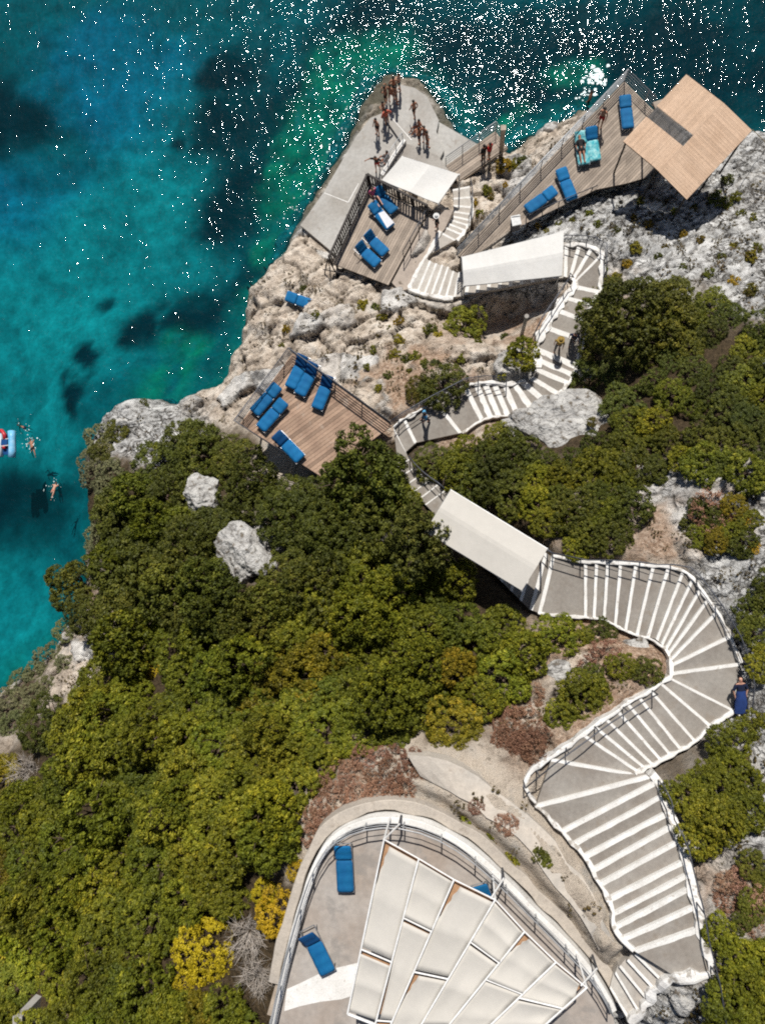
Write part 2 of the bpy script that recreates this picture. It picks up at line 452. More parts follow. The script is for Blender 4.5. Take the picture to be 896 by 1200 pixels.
ground_px = [
 (800,165,4.0),(850,200,5.5),(890,160,3.5),(890,200,5.0),(760,235,6.2),(700,250,6.4),(640,285,6.9),(720,285,7.6),(800,260,7.2),(860,270,8.0),(895,330,10.0),(780,320,9.4),
 (650,165,2.6),(610,195,2.6),(590,235,3.4),(565,200,2.2),(540,270,4.2),(560,250,3.8),(690,180,4.0),(610,275,5.0),(740,150,3),(600,180,1.6),
 (400,320,3.6),(350,320,3.3),(330,300,2.7),(360,350,4.2),(310,340,3.2),(300,400,3.8),(280,430,3.4),(320,430,5.2),(300,470,5.5),(270,480,5.0),(340,470,7.2),(390,400,5.4),(420,360,4.8),(430,420,7.2),(450,460,9.2),(480,400,7.6),(440,330,3.9),(480,360,5.2),(520,420,9.0),(560,372,4.3),(600,372,4.4),(640,366,5.4),(545,410,8.4),(600,410,8.4),(570,430,9.4),(635,370,7.6),(500,460,9.8),
 (360,520,8.6),(300,540,8.0),(320,520,7.6),(240,500,4.6),(200,500,4.4),(160,490,4.2),(130,510,4.2),(110,550,4.6),(150,560,5.6),(110,640,5),(105,690,4.4),(110,740,4.8),(95,770,4.2),(60,800,3.6),(30,840,3.6),(0,880,4.5),
 (200,580,7.2),(250,560,7.6),(240,600,8.6),(300,600,9.4),(300,660,10.6),(400,600,10.6),(430,560,10.2),(470,600,11.2),(500,660,12.2),(420,700,12.6),(350,760,12.8),(250,700,10.6),(170,700,7.8),(180,800,9.6),(280,830,13.2),(400,800,14.2),(500,760,13.8),(580,740,13.3),(600,800,15.2),(560,860,16.2),(480,870,16.2),(400,900,16.4),(330,950,16.0),(250,930,14.4),(150,900,11.4),(80,880,8.6),(60,950,9.6),(150,1000,12.6),(250,1040,15.2),(320,1060,16.4),(200,1100,14.8),(100,1080,12.2),(30,1050,10),(50,1180,12.6),(180,1190,15.2),(280,1180,16.4),(350,985,16.9),(330,1100,16.6),
 (430,930,17.0),(500,915,17.2),(560,940,17.6),(480,945,17.4),(600,985,17.7),(640,1020,17.8),(690,1085,18.1),(700,1120,18.2),(590,900,17.0),(620,950,17.3),(650,1050,17.9),
 (640,500,11.0),(690,470,10.6),(720,420,10.6),(720,360,9.6),(800,400,11.6),(880,400,12.4),(800,480,12.6),(740,530,12.2),(700,570,12.6),(620,560,12.0),(560,540,11.4),(540,530,11.2),(580,500,10.8),(640,600,12.8),(700,630,13.4),(760,590,13.4),(830,560,14.0),(890,580,14.8),(800,640,14.2),(860,660,15.0),(890,720,15.8),(850,700,15.1),
 (720,760,14.8),(680,780,15.0),(640,750,14.2),(650,830,15.6),(690,820,15.6),(740,770,15.2),(880,850,16.9),(820,900,17.4),(830,960,18.0),(880,950,18.2),(880,1050,18.8),(860,1130,19.0),(800,1180,18.6),(850,1190,19.2),
 (640,480,10.7)]
ctrl += [tuple(at(x, y, z)) for x, y, z in ground_px]
for i in range(NL):
    R, L, z, w = PATH[i]
    ctrl += [(R.x, R.y, z-.12), (L.x, L.y, z-.12)]
ctrl += [(p.x, p.y, ZTER-.9) for p in TERR[1:-1:2]]
ctrl += [(-45, -45, 9), (-70, -80, 14), (0, -60, 24), (40, -50, 27), (70, -10, 22), (60, 15, 14), (-20, -42, 18), (70, -80, 32), (75, 25, 6), (30, -30, 22), (35, 0, 17), (28, 12, 12)]
ctrl = np.array(ctrl)
def tps_fit(P, lam):
    n = len(P)
    X = P[:, :2]
    d2 = ((X[:, None]-X[None])**2).sum(-1)
    K = np.where(d2 > 0, .5*d2*np.log(d2+1e-12), 0)
    A = np.zeros((n+3, n+3)); A[:n, :n] = K+lam*np.eye(n)
    A[:n, n] = 1; A[:n, n+1:] = X; A[n:, :n] = A[:n, n:].T
    b = np.zeros(n+3); b[:n] = P[:, 2]
    return np.linalg.solve(A, b), X
def tps_eval(W, X, x, y):
    out = np.zeros(x.shape).ravel(); xf = x.ravel(); yf = y.ravel(); n = len(X)
    for s in range(0, len(xf), 20000):
        dx = xf[s:s+20000, None]-X[None, :, 0]; dy = yf[s:s+20000, None]-X[None, :, 1]
        d2 = dx*dx+dy*dy
        out[s:s+20000] = (.5*d2*np.log(d2+1e-12)) @ W[:n] + W[n]+W[n+1]*xf[s:s+20000]+W[n+2]*yf[s:s+20000]
    return out.reshape(x.shape)
W_, X_ = tps_fit(ctrl, .15)
STEP = .135
gx = np.concatenate([np.arange(-80, -36, 3.0), np.arange(-36, 30, STEP), np.arange(30, 81, 3.0)])
gy = np.concatenate([np.arange(-80, -30, 3.0), np.arange(-30, 36.5, STEP), np.arange(37, 60, 3.0)])
GX, GY = np.meshgrid(gx, gy)
cxs = np.linspace(-80, 80, 241); cys = np.linspace(-80, 60, 211)
CXg, CYg = np.meshgrid(cxs, cys)
Hc = tps_eval(W_, X_, CXg, CYg)
def bil(xs, ys, A, x, y):
    i = np.clip(np.searchsorted(xs, x)-1, 0, len(xs)-2); j = np.clip(np.searchsorted(ys, y)-1, 0, len(ys)-2)
    tx = np.clip((x-xs[i])/(xs[i+1]-xs[i]), 0, 1); ty = np.clip((y-ys[j])/(ys[j+1]-ys[j]), 0, 1)
    return (A[j, i]*(1-tx)+A[j, i+1]*tx)*(1-ty)+(A[j+1, i]*(1-tx)+A[j+1, i+1]*tx)*ty
H = np.clip(bil(cxs, cys, Hc, GX, GY), -2, 34)
# signed distance to the shore, with a ragged edge
wx = GX+.55*fbm(GX*.55, GY*.55, 3, 4); wy = GY+.55*fbm(GX*.55, GY*.55, 9, 4)
SD = seg_dist(wx, wy, coast_poly); INS = in_poly(wx, wy, coast_poly)
SD = np.where(INS, SD, -SD)
# zones of surface
zones = {
 'beige': [(105,735,30),(88,775,30),(60,815,24),(10,862,24),(330,320,70),(300,400,60),(400,340,60),(420,390,50),(280,460,40),(480,360,50),(575,225,50),(620,170,50),(660,140,40),(350,440,40),(560,270,30),(560,400,40),(250,460,40),(370,270,40)],
 'grey': [(200,490,45),(150,485,40),(800,290,80),(870,240,70),(720,260,60),(640,290,40),(870,330,50),(870,590,50),(800,580,40),(885,680,50),(860,720,40),(850,960,60),(880,880,50),(850,1080,30),(300,645,30),(810,1180,40),(880,180,40)],
 'soil': [(470,425,26),(545,395,30),(600,385,28),(520,440,28),(580,530,40),(420,930,40),(600,850,50),(640,790,50),(720,765,50),(870,1060,40),(690,590,40),(770,610,40),(440,460,30),(120,700,40),(700,350,30),(840,600,30)],
 'dirt': [(560,930,50),(600,970,40),(650,1030,50),(700,1090,40),(480,915,40),(520,960,40),(380,975,40),(440,950,30),(330,540,50)],
 'forest': [(150,640,70),(250,560,60),(250,700,80),(400,620,80),(350,780,100),(500,740,90),(200,850,100),(300,920,60),(100,950,80),(150,1080,90),(30,1100,80),(260,1150,70),(30,870,60),(800,400,60),(850,470,80),(760,480,60),(620,560,60),(700,600,40),(830,900,50),(870,1150,50),(0,1000,80),(570,800,60)],
}
ZW = {}
qx = GX+1.7*fbm(GX*.8, GY*.8, 21, 5, .65); qy = GY+1.7*fbm(GX*.8, GY*.8, 33, 5, .65)
for k, lst in zones.items():
    w = np.zeros(GX.shape)
    for px, py, r in lst:
        zz = 10.0
        p0 = at(px, py, zz)
        for _ in range(3):
            zz = float(bil(cxs, cys, Hc, np.array([p0.x]), np.array([p0.y]))[0]); p0 = at(px, py, zz)
        rr = r*(CAMZ-zz)/F
        d2 = (qx-p0.x)**2+(qy-p0.y)**2
        w = np.maximum(w, np.exp(-d2/(1.3*rr*rr)))
    ZW[k] = w+1e-5
tot = sum(w**2.5 for w in ZW.values())
for k in ZW: ZW[k] = ZW[k]**2.5/tot
brk = np.clip((fbm(GX*.9, GY*.9, 301, 4)-.02)*5, 0, 1)*.85
ZW['beige'] = ZW['beige']+ZW['soil']*brk; ZW['soil'] = ZW['soil']*(1-brk)
rock = ZW['beige']+ZW['grey']
# relief
n1 = fbm(GX*.35, GY*.35, 41, 4); n2 = fbm(GX*1.1, GY*1.1, 55, 4); n3 = fbm(GX*3.2, GY*3.2, 77, 2)
rid = 1-np.abs(fbm(GX*.55+2, GY*.55, 91, 4))*2.2
sx, sy = GX*.8+GY*.45, GY*1.0-GX*.5          # bedding direction of the slabs
f1, f2, idv = worley(sx*.9+.5*n2, sy*1.5+.5*n2, 5)
crack = np.clip(1-(f2-f1)/.16, 0, 1)
g1, g2, idg = worley(sx*2.0+.6*n2, sy*3.4+.4*n1, 15)
crack2 = np.clip(1-(g2-g1)/.2, 0, 1)
steep = np.clip(1-SD/4.5, 0, 1)*(SD > 0)
flatz = 1-.9*ZW['dirt']
H += flatz*(.30*n1*(.4+rock) + rock*(.16*n2+.045*n3) + .10*n2*(1-rock))
H += ZW['beige']*(.40*(rid-.45)) + ZW['beige']*(.24*(idv-.5)-.28*crack*(n1 > -.3))
l1, l2, idl = worley(GX*.42+GY*.12+.35*n1, GY*.55-GX*.15+.35*n1+.12*n2, 71)
lcr = np.clip(1-(l2-l1)/.10, 0, 1)
tiltb = (idl-.5)*np.sin(GX*.9+idl*40)*.35
H += ZW['beige']*(.95*(idl-.5)+tiltb-.35*lcr)*np.clip(SD/.8, .35, 1)
H += ZW['grey']*(.26*(idv-.5)+.16*(idg-.5)-.24*crack-.10*crack2)
# the shore: ledges going down to the water, then under it
hi = np.clip(H, .25, None)
edge = np.clip(SD/1.2, 0, 1)
prof = np.where(SD > 0, hi*(.35+.65*edge**.6), hi*.35+SD*(1.3+hi*.75)+.35*n2)
low = np.clip(1-hi/1.6, 0, 1)
prof = np.where(SD > 0, prof, np.where(hi < 1.2, .12+SD*.9+.22*n2, prof))
H = np.maximum(prof, -7.0)
H = np.where(SD < -1.6, np.minimum(H, -6.0), H)
fw = np.clip(SD/.9, 0, 1); ZW['beige'] = ZW['beige']+ZW['forest']*(1-fw); ZW['forest'] = ZW['forest']*fw
EDGEROCK = np.clip(1-SD/1.0, 0, 1)
# carve for the stairs, decks, platform and terrace
def carve(poly, z, margin, mode='min'):
    xs = [p[0] for p in poly]; ys = [p[1] for p in poly]
    i0, i1 = np.searchsorted(gx, [min(xs)-margin-.3, max(xs)+margin+.3]); j0, j1 = np.searchsorted(gy, [min(ys)-margin-.3, max(ys)+margin+.3])
    X = GX[j0:j1, i0:i1]; Y = GY[j0:j1, i0:i1]
    if X.size == 0: return
    d = np.where(in_poly(X, Y, poly), 0, seg_dist(X, Y, poly))
    sub = H[j0:j1, i0:i1]
    if mode == 'min':
        lim = z+np.clip(d-margin, 0, None)*1.6
        H[j0:j1, i0:i1] = np.minimum(sub, lim)
    else:
        w = np.clip(1-(d-margin)/.5, 0, 1)
        H[j0:j1, i0:i1] = sub*(1-w)+z*w
for poly, z in path_quads:
    carve(poly, z-.30, .16)
carve(DECK1, ZD1-.45, .12); carve(DECK2, ZD2-.55, .1); carve(DECK3, ZDECK3-1.0, .2)
carve(PLATA, ZPLAT-.35, .1); carve(PLATB, ZPLAT-.2, .1); carve(PLATC, ZPLAT-.4, .1)
carve(TERR, ZTER-.35, .35)
BAND = [at(x, y, 17.6) for x, y in [(425,908),(440,886),(470,880),(500,886),(540,902),(580,926),(612,948),(650,985),(688,1040),(712,1082),(700,1100),(668,1066),(625,1020),(575,975),(535,948),(497,928),(460,918)]]
bd = seg_dist(GX, GY, BAND); bi = in_poly(GX, GY, BAND)
bsd_ = np.where(bi, bd, -bd)+.12*fbm(GX*1.5, GY*1.5, 61, 3)
H += .42*np.clip(bsd_/.35+.5, 0, 1)
ZW['dirt'] = np.maximum(ZW['dirt'], np.clip(bsd_/.3+.5, 0, 1)); 
for k in ('soil', 'forest', 'grey'): ZW[k] = ZW[k]*(1-np.clip(bsd_/.3+.5, 0, 1))
for poly, z in path_quads:
    carve(poly, z-.30, .16)
import bisect
_gxl, _gyl = gx.tolist(), gy.tolist()
def ground(x, y):
    i = min(max(bisect.bisect_left(_gxl, x)-1, 0), len(_gxl)-2); j = min(max(bisect.bisect_left(_gyl, y)-1, 0), len(_gyl)-2)
    tx = min(max((x-_gxl[i])/(_gxl[i+1]-_gxl[i]), 0), 1); ty = min(max((y-_gyl[j])/(_gyl[j+1]-_gyl[j]), 0), 1)
    return float((H[j, i]*(1-tx)+H[j, i+1]*tx)*(1-ty)+(H[j+1, i]*(1-tx)+H[j+1, i+1]*tx)*ty)
def gp(px, py, lift=0.0):
    """the ground point seen at a pixel"""
    z = 10.0; lo = 0.0; hi_ = 24.0
    for _ in range(26):
        mid = (lo+hi_)/2; p = at(px, py, mid)
        if ground(p.x, p.y) > mid: lo = mid
        else: hi_ = mid
    p = at(px, py, lo)
    return Vector((p.x, p.y, ground(p.x, p.y)+lift))

def grid_mesh(name, gx, gy, Z, keep=None):
    ny, nx = Z.shape
    me = bpy.data.meshes.new(name)
    XX, YY = np.meshgrid(gx, gy)
    co = np.stack([XX, YY, Z], -1).reshape(-1, 3)
    idx = np.arange(nx*ny).reshape(ny, nx)
    q = np.stack([idx[:-1, :-1], idx[:-1, 1:], idx[1:, 1:], idx[1:, :-1]], -1).reshape(-1, 4)
    if keep is not None:
        q = q[keep.ravel()]
        used = np.zeros(nx*ny, bool); used[q.ravel()] = True
        remap = np.cumsum(used)-1
        q = remap[q]; co = co[used]
    else:
        used = np.ones(nx*ny, bool)
    me.vertices.add(len(co)); me.vertices.foreach_set('co', co.astype(np.float32).ravel())
    me.loops.add(q.size); me.loops.foreach_set('vertex_index', q.astype(np.int32).ravel())
    me.polygons.add(len(q)); me.polygons.foreach_set('loop_start', np.arange(0, q.size, 4, dtype=np.int32))
    me.polygons.foreach_set('use_smooth', np.ones(len(q), bool))
    me.update(calc_edges=True)
    return me, used

keep = (np.maximum(np.maximum(H[:-1, :-1], H[1:, :-1]), np.maximum(H[:-1, 1:], H[1:, 1:])) > -6.9)
me, used = grid_mesh('hillside', gx, gy, H, keep)
def vcol(me, name, arr, used):
    a = me.attributes.new(name, 'FLOAT', 'POINT'); a.data.foreach_set('value', arr.ravel()[used].astype(np.float32))
for k in ('grey', 'soil', 'dirt', 'forest'): vcol(me, 'z_'+k, ZW[k], used)
vcol(me, 'crack', np.clip(np.maximum(crack*.9, crack2*.7)*(ZW['grey']+.35*ZW['beige']*(n1 > -.3)), 0, 1), used)
vcol(me, 'slab', idv*.6+idg*.4, used); vcol(me, 'block', idl*(ZW['beige']), used); vcol(me, 'joint', lcr*ZW['beige'], used)
vcol(me, 'wet', np.clip(1-(H-.15-.25*n2)/.55, 0, 1)*(H < 1.4)*np.clip((H+.5)/.3, 0, 1), used)
t = NT('hillside_ground')
tc = t.n('ShaderNodeTexCoord').outputs['Object']
A = lambda n: t.n('ShaderNodeAttribute', attribute_name=n).outputs['Fac']
nz = t.noise(tc, .9, 8, .62); nf = t.noise(tc, 6, 6, .65); nff = t.noise(tc, 22, 4, .6)
beige = t.ramp(nz, [(.28, (.20, .165, .135)), (.42, (.46, .385, .31)), (.56, (.64, .56, .47)), (.68, (.68, .625, .55)), (.8, (.36, .345, .32))])
grey = t.ramp(nz, [(.30, (.24, .24, .235)), (.44, (.44, .44, .43)), (.60, (.66, .655, .635))])
soil = t.ramp(nf, [(.32, (.15, .09, .058)), (.5, (.33, .225, .155)), (.66, (.50, .39, .30))])
dirt = t.ramp(nz, [(.32, (.37, .315, .255)), (.5, (.47, .405, .33)), (.68, (.38, .35, .305))])
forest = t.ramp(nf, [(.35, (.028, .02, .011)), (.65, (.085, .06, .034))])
c = t.mix(A('z_grey'), beige, grey)
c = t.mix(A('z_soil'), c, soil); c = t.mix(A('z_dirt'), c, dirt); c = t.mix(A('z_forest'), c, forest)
lich = t.noise(tc, 3.1, 6, .7)
notf = t.math('SUBTRACT', 1.0, A('z_forest'), clamp=True)
c = t.mix(t.math('MULTIPLY', t.maprange(lich, .58, .66, 0, .75), notf), c, (.12, .10, .075, 1))
stain = t.noise(tc, .45, 5, .6)
c = t.mix(t.math('MULTIPLY', t.maprange(stain, .56, .70, 0, .55), notf), c, (.20, .19, .18, 1))
c = t.mix(t.math('MULTIPLY', t.maprange(A('slab'), .55, .95, 0, .5), A('z_grey')), c, (.60, .59, .565, 1))
def cracks(scale, rz, stretch, wid):
    w = t.n('ShaderNodeTexNoise'); w.inputs['Scale'].default_value = 1.3; w.inputs['Detail'].default_value = 5; t.l(tc, w.inputs['Vector'])
    va = t.n('ShaderNodeVectorMath', operation='MULTIPLY_ADD'); t.l(w.outputs['Color'], va.inputs[0]); va.inputs[1].default_value = (.9, .9, .9); t.l(tc, va.inputs[2])
    m_ = t.n('ShaderNodeMapping'); m_.inputs['Scale'].default_value = stretch; m_.inputs['Rotation'].default_value = (0, 0, rz); t.l(va.outputs[0], m_.inputs[0])
    v = t.n('ShaderNodeTexVoronoi', feature='DISTANCE_TO_EDGE'); v.inputs['Scale'].default_value = scale; t.l(m_.outputs[0], v.inputs['Vector'])
    return t.maprange(v.outputs['Distance'], 0, wid, 1, 0)
ck = t.math('MAXIMUM', cracks(.8, .5, (1, 1.7, .6), .07), t.math('MULTIPLY', cracks(2.1, .3, (1, 1.8, .6), .09), .75))
ckz = t.math('MULTIPLY', ck, t.maprange(t.noise(tc, .8, 4), .42, .58, .05, 1.0))
zg = t.math('ADD', A('z_grey'), t.math('MULTIPLY', t.math('SUBTRACT', notf, A('z_grey'), clamp=True), .30), clamp=True)
ckz = t.math('MULTIPLY', ckz, t.math('MULTIPLY', zg, t.math('SUBTRACT', 1.0, A('z_dirt'), clamp=True)), clamp=True)
c = t.mix(ckz, c, (.045, .037, .028, 1))
c = t.mix(t.math('MULTIPLY', A('crack'), t.maprange(nf, .38, .62, .15, .85)), c, (.07, .055, .04, 1))
c = t.mix(t.maprange(A('block'), .62, .80, 0, .75), c, grey)
c = t.mix(t.math('MULTIPLY', A('joint'), .6), c, (.09, .07, .05, 1))
gr_ = t.maprange(nff, .3, .7, -.26, .25)
gr = t.math('ADD', 1.0, t.math('MULTIPLY', gr_, t.math('SUBTRACT', 1.0, t.math('MULTIPLY', A('z_dirt'), .75))))
cb = t.n('ShaderNodeCombineColor')
for i in range(3): t.l(gr, cb.inputs[i])
c = t.mix(1.0, c, cb.outputs[0], 'MULTIPLY')
c = t.mix(t.math('MULTIPLY', A('wet'), .85), c, (.055, .055, .035, 1))
p = t.n('ShaderNodeBsdfPrincipled'); p.inputs['Roughness'].default_value = .92; p.inputs['Specular IOR Level'].default_value = .15
t.l(c, p.inputs['Base Color'])
b1 = t.n('ShaderNodeBump'); b1.inputs['Distance'].default_value = .12; t.l(nf, b1.inputs['Height'])
b2 = t.n('ShaderNodeBump'); b2.inputs['Distance'].default_value = .05; t.l(nff, b2.inputs['Height']); t.l(b1.outputs[0], b2.inputs['Normal'])
b3 = t.n('ShaderNodeBump'); b3.inputs['Distance'].default_value = .10; b3.invert = True; t.l(ckz, b3.inputs['Height']); t.l(b2.outputs[0], b3.inputs['Normal'])
t.l(b3.outputs[0], p.inputs['Normal']); t.l(p.outputs[0], t.out.inputs[0])
me.materials.append(t.mat)
o = bpy.data.objects.new('hillside', me); COL.objects.link(o); o['kind'] = 'structure'

# ---------------------------------------------------------------- seabed and sea
bx = np.concatenate([np.arange(-400, -60, 20.0), np.arange(-60, 60, .4), np.arange(60, 401, 20.0)])
by = np.concatenate([np.arange(-200, -40, 20.0), np.arange(-40, 60, .4), np.arange(60, 801, 20.0)])
BX, BY = np.meshgrid(bx, by)
bn = fbm(BX*.18, BY*.18, 101, 5); bn2 = fbm(BX*.7, BY*.7, 133, 4)
bsd = seg_dist(BX, BY, coast_poly); bins = in_poly(BX, BY, coast_poly)
bsd = np.where(bins, -bsd, bsd)
BZ = -1.6-np.clip(bsd, 0, 14)*.36+.7*bn+.35*bn2-np.clip(bsd-14, 0, 60)*.05
BZ = np.where(bins, np.minimum(BZ, -3.2), np.minimum(BZ, -.6))
# what lies on the seabed: sand, seagrass, weedy rock
def blob(px, py, r, wob=1.0, asp=1.0, ang=0.0):
    p0 = at(px, py, -4.0); rr = r*51/F
    dx = BX+wob*2.2*bn+wob*.9*bn2-p0.x; dy = BY+wob*2.2*fbm(BX*.2+9, BY*.2, 171, 4)+wob*.9*bn2-p0.y
    ca, sa = math.cos(ang), math.sin(ang)
    u = (dx*ca+dy*sa)/(rr*asp); v = (-dx*sa+dy*ca)/rr
    return 1/(1+np.exp((np.sqrt(u*u+v*v)-1)*5.5))
sand = np.zeros(BX.shape); deep = np.zeros(BX.shape); weed = np.zeros(BX.shape); bluez = np.zeros(BX.shape)
for q in [(120,320,120),(60,250,90),(170,220,80),(210,310,50),(150,130,70),(70,400,90),(40,520,80),(60,480,40),(200,60,60),(20,640,40),(20,740,55),(50,700,45),(150,390,40),(100,60,90),(0,330,80),(-60,450,100),(-50,250,100),(-60,700,90)]:
    sand = np.maximum(sand, blob(*q))
for q in [(8,112,40,.5),(35,600,45,.8),(0,595,60,.8),(130,690,30),(170,385,30,.8),(240,375,40,.8),(215,370,30,.5),(100,470,26),(260,250,45),(300,200,70),(290,330,40),(330,130,80),(420,30,90),(520,60,90),(640,60,120),(800,60,120),(260,60,50),(250,140,50),(600,130,60),(-40,110,60),(110,345,12,.4),(215,150,10,.4),(190,145,10,.4),(110,420,22),(950,60,120),(60,580,25)]:
    deep = np.maximum(deep, blob(*q))
for q in [(215,432,34,.9),(250,425,18),(405,95,52,.9),(360,160,46,.9),(355,220,40,.9),(330,260,30),(440,80,40),(380,120,40),(310,290,22),(345,190,35),(190,470,12),(385,70,38),(600,158,18),(665,100,22),(700,92,20)]:
    weed = np.maximum(weed, blob(*q))
bluez = np.clip(blob(110,20,150,.6)+blob(-40,150,140,.6), 0, 1)
def r3(c): return np.array(c)
sandc = r3((.52, .74, .66)); deepc = r3((.004, .032, .042)); weedc = r3((.10, .50, .24)); midc = r3((.11, .25, .25)); bluec = r3((.20, .42, .62))
colb = np.ones(BX.shape+(3,))*midc
s1 = np.clip(sand*(.74+.5*bn+.22*bn2), 0, 1)[..., None]
bz_ = bluez[..., None]
colb = colb*(1-s1)+(sandc*(1-bz_)+bluec*bz_)*s1
d1 = np.clip(deep*(1.0+.4*bn), 0, 1)[..., None]; colb = colb*(1-d1)+deepc*d1
w1 = np.clip(weed*(.85+1.0*bn2), 0, 1)[..., None]; colb = colb*(1-w1)+weedc*w1
pale = np.clip(weed*(fbm(BX*1.3, BY*1.3, 211, 3)-.12)*2.2, 0, 1)[..., None]; colb = colb*(1-pale)+r3((.30, .46, .34))*pale
shore_ = (np.clip(1-(bsd-.3)/3.2, 0, 1)*np.clip(.55+1.3*bn2, 0, 1)*(bsd > -2))[..., None]; colb = colb*(1-shore_)+r3((.26, .42, .27))*shore_
far = np.clip((np.hypot(BX, BY-10)-55)/20, 0, 1)[..., None]; colb = colb*(1-far)+r3((.012, .04, .06))*far
me, used = grid_mesh('seabed', bx, by, BZ)
a = me.color_attributes.new('bed', 'FLOAT_COLOR', 'POINT')
a.data.foreach_set('color', np.concatenate([np.clip(colb, 0, 1), np.ones(BX.shape+(1,))], -1).astype(np.float32).ravel())
t = NT('seabed_sand_and_weed')
tc = t.n('ShaderNodeTexCoord').outputs['Object']
bc = t.n('ShaderNodeAttribute', attribute_name='bed').outputs['Color']
k = t.maprange(t.noise(tc, .8, 7, .65), .3, .7, .62, 1.35)
k2 = t.maprange(t.noise(tc, 3.5, 4, .6), .3, .7, .85, 1.15); k = t.math('MULTIPLY', k, k2)
cb = t.n('ShaderNodeCombineColor')
for i in range(3): t.l(k, cb.inputs[i])
bc = t.mix(1.0, bc, cb.outputs[0], 'MULTIPLY')
p = t.n('ShaderNodeBsdfDiffuse'); t.l(bc, p.inputs[0]); t.l(p.outputs[0], t.out.inputs[0])
me.materials.append(t.mat)
o = bpy.data.objects.new('seabed', me); COL.objects.link(o); o['kind'] = 'structure'

mb = MB(); mb.add([(-4000, -4000, 0), (4000, -4000, 0), (4000, 4000, 0), (-4000, 4000, 0)], [(0, 1, 2, 3)])
t = NT('clear_sea_water')
tc = t.n('ShaderNodeTexCoord').outputs['Object']
mp = t.n('ShaderNodeMapping'); mp.inputs['Scale'].default_value = (1.0, 1.25, 1); mp.inputs['Rotation'].default_value = (0, 0, math.radians(-20)); t.l(tc, mp.inputs[0])
swell = t.noise(mp.outputs[0], .35, 2, .5)
chop = t.noise(mp.outputs[0], WAVE1[0], WAVED, .5)
rip = t.noise(mp.outputs[0], WAVE2[0], WAVED, .5)
# wind streaks: where the surface is rougher
mp2 = t.n('ShaderNodeMapping'); mp2.inputs['Scale'].default_value = (.55, .16, 1); mp2.inputs['Rotation'].default_value = (0, 0, math.radians(25)); t.l(tc, mp2.inputs[0])
gust = t.maprange(t.noise(mp2.outputs[0], 1.0, 4, .65), .42, .58, .72, 1.35)
b0 = t.n('ShaderNodeBump'); b0.inputs['Distance'].default_value = .16; t.l(swell, b0.inputs['Height'])
b1 = t.n('ShaderNodeBump'); b1.inputs['Distance'].default_value = WAVE1[1]; t.l(t.math('MULTIPLY', chop, gust), b1.inputs['Height']); t.l(b0.outputs[0], b1.inputs['Normal'])
b2 = t.n('ShaderNodeBump'); b2.inputs['Distance'].default_value = WAVE2[1]; t.l(t.math('MULTIPLY', rip, gust), b2.inputs['Height']); t.l(b1.outputs[0], b2.inputs['Normal'])
fr = t.n('ShaderNodeFresnel'); fr.inputs['IOR'].default_value = 1.33
tr = t.n('ShaderNodeBsdfTransparent'); tr.inputs[0].default_value = WATER_TINT
gl = t.n('ShaderNodeBsdfGlossy', distribution='BECKMANN'); gl.inputs['Roughness'].default_value = WAVE_ROUGH; t.l(b2.outputs[0], gl.inputs['Normal'])
mx = t.n('ShaderNodeMixShader'); t.l(fr.outputs[0], mx.inputs[0]); df = t.n('ShaderNodeBsdfDiffuse'); df.inputs[0].default_value = (.002, .066, .082, 1)
mw = t.n('ShaderNodeMixShader'); mw.inputs[0].default_value = .13; t.l(tr.outputs[0], mw.inputs[1]); t.l(df.outputs[0], mw.inputs[2])
t.l(mw.outputs[0], mx.inputs[1]); t.l(gl.outputs[0], mx.inputs[2])
t.l(mx.outputs[0], t.out.inputs[0])
o = mb.build('sea', t.mat); o['kind'] = 'structure'
del a

# ---------------------------------------------------------------- light
GLINT = (548, 40)
d = ray(*GLINT); SUN = Vector((d.x, d.y, -d.z)).normalized()
sd_ = bpy.data.lights.new('sun', 'SUN'); sd_.energy = SUN_E; sd_.angle = math.radians(.53); sd_.color = (1, .955, .89)
so = bpy.data.objects.new('sun', sd_); COL.objects.link(so)
so.rotation_euler = SUN.to_track_quat('Z', 'Y').to_euler(); so.location = SUN*200
wd = bpy.data.worlds.new('World'); sc.world = wd; wd.use_nodes = True
wt = wd.node_tree; bg = wt.nodes['Background']
sk = wt.nodes.new('ShaderNodeTexSky'); sk.sky_type = 'NISHITA'; sk.sun_disc = False
sk.sun_elevation = math.asin(SUN.z); sk.sun_rotation = math.atan2(SUN.x, SUN.y)
wt.links.new(sk.outputs[0], bg.inputs[0]); bg.inputs[1].default_value = SKY_E
sc.view_settings.view_transform = 'Standard'; sc.view_settings.look = 'None'; sc.view_settings.gamma = 1
sc.view_settings.exposure = EXPO; sc.view_settings.use_curve_mapping = False
sc.cycles.max_bounces = 6; sc.cycles.transparent_max_bounces = 8; sc.cycles.diffuse_bounces = 3; sc.cycles.glossy_bounces = 2
sc.cycles.caustics_reflective = False; sc.cycles.caustics_refractive = False
sc.cycles.sample_clamp_indirect = 4
sc.cycles.use_denoising = False; sc.cycles.filter_width = 2.0; sc.cycles.sample_clamp_direct = 0
# ---------------------------------------------------------------- stairs
def lerp(a, b, t): return a+(b-a)*t
def wob(seed, i, amp): return amp*(2*float(vnoise(np.array([i*.9+seed*7.3]), np.array([seed*3.1]), seed)[0])-1)

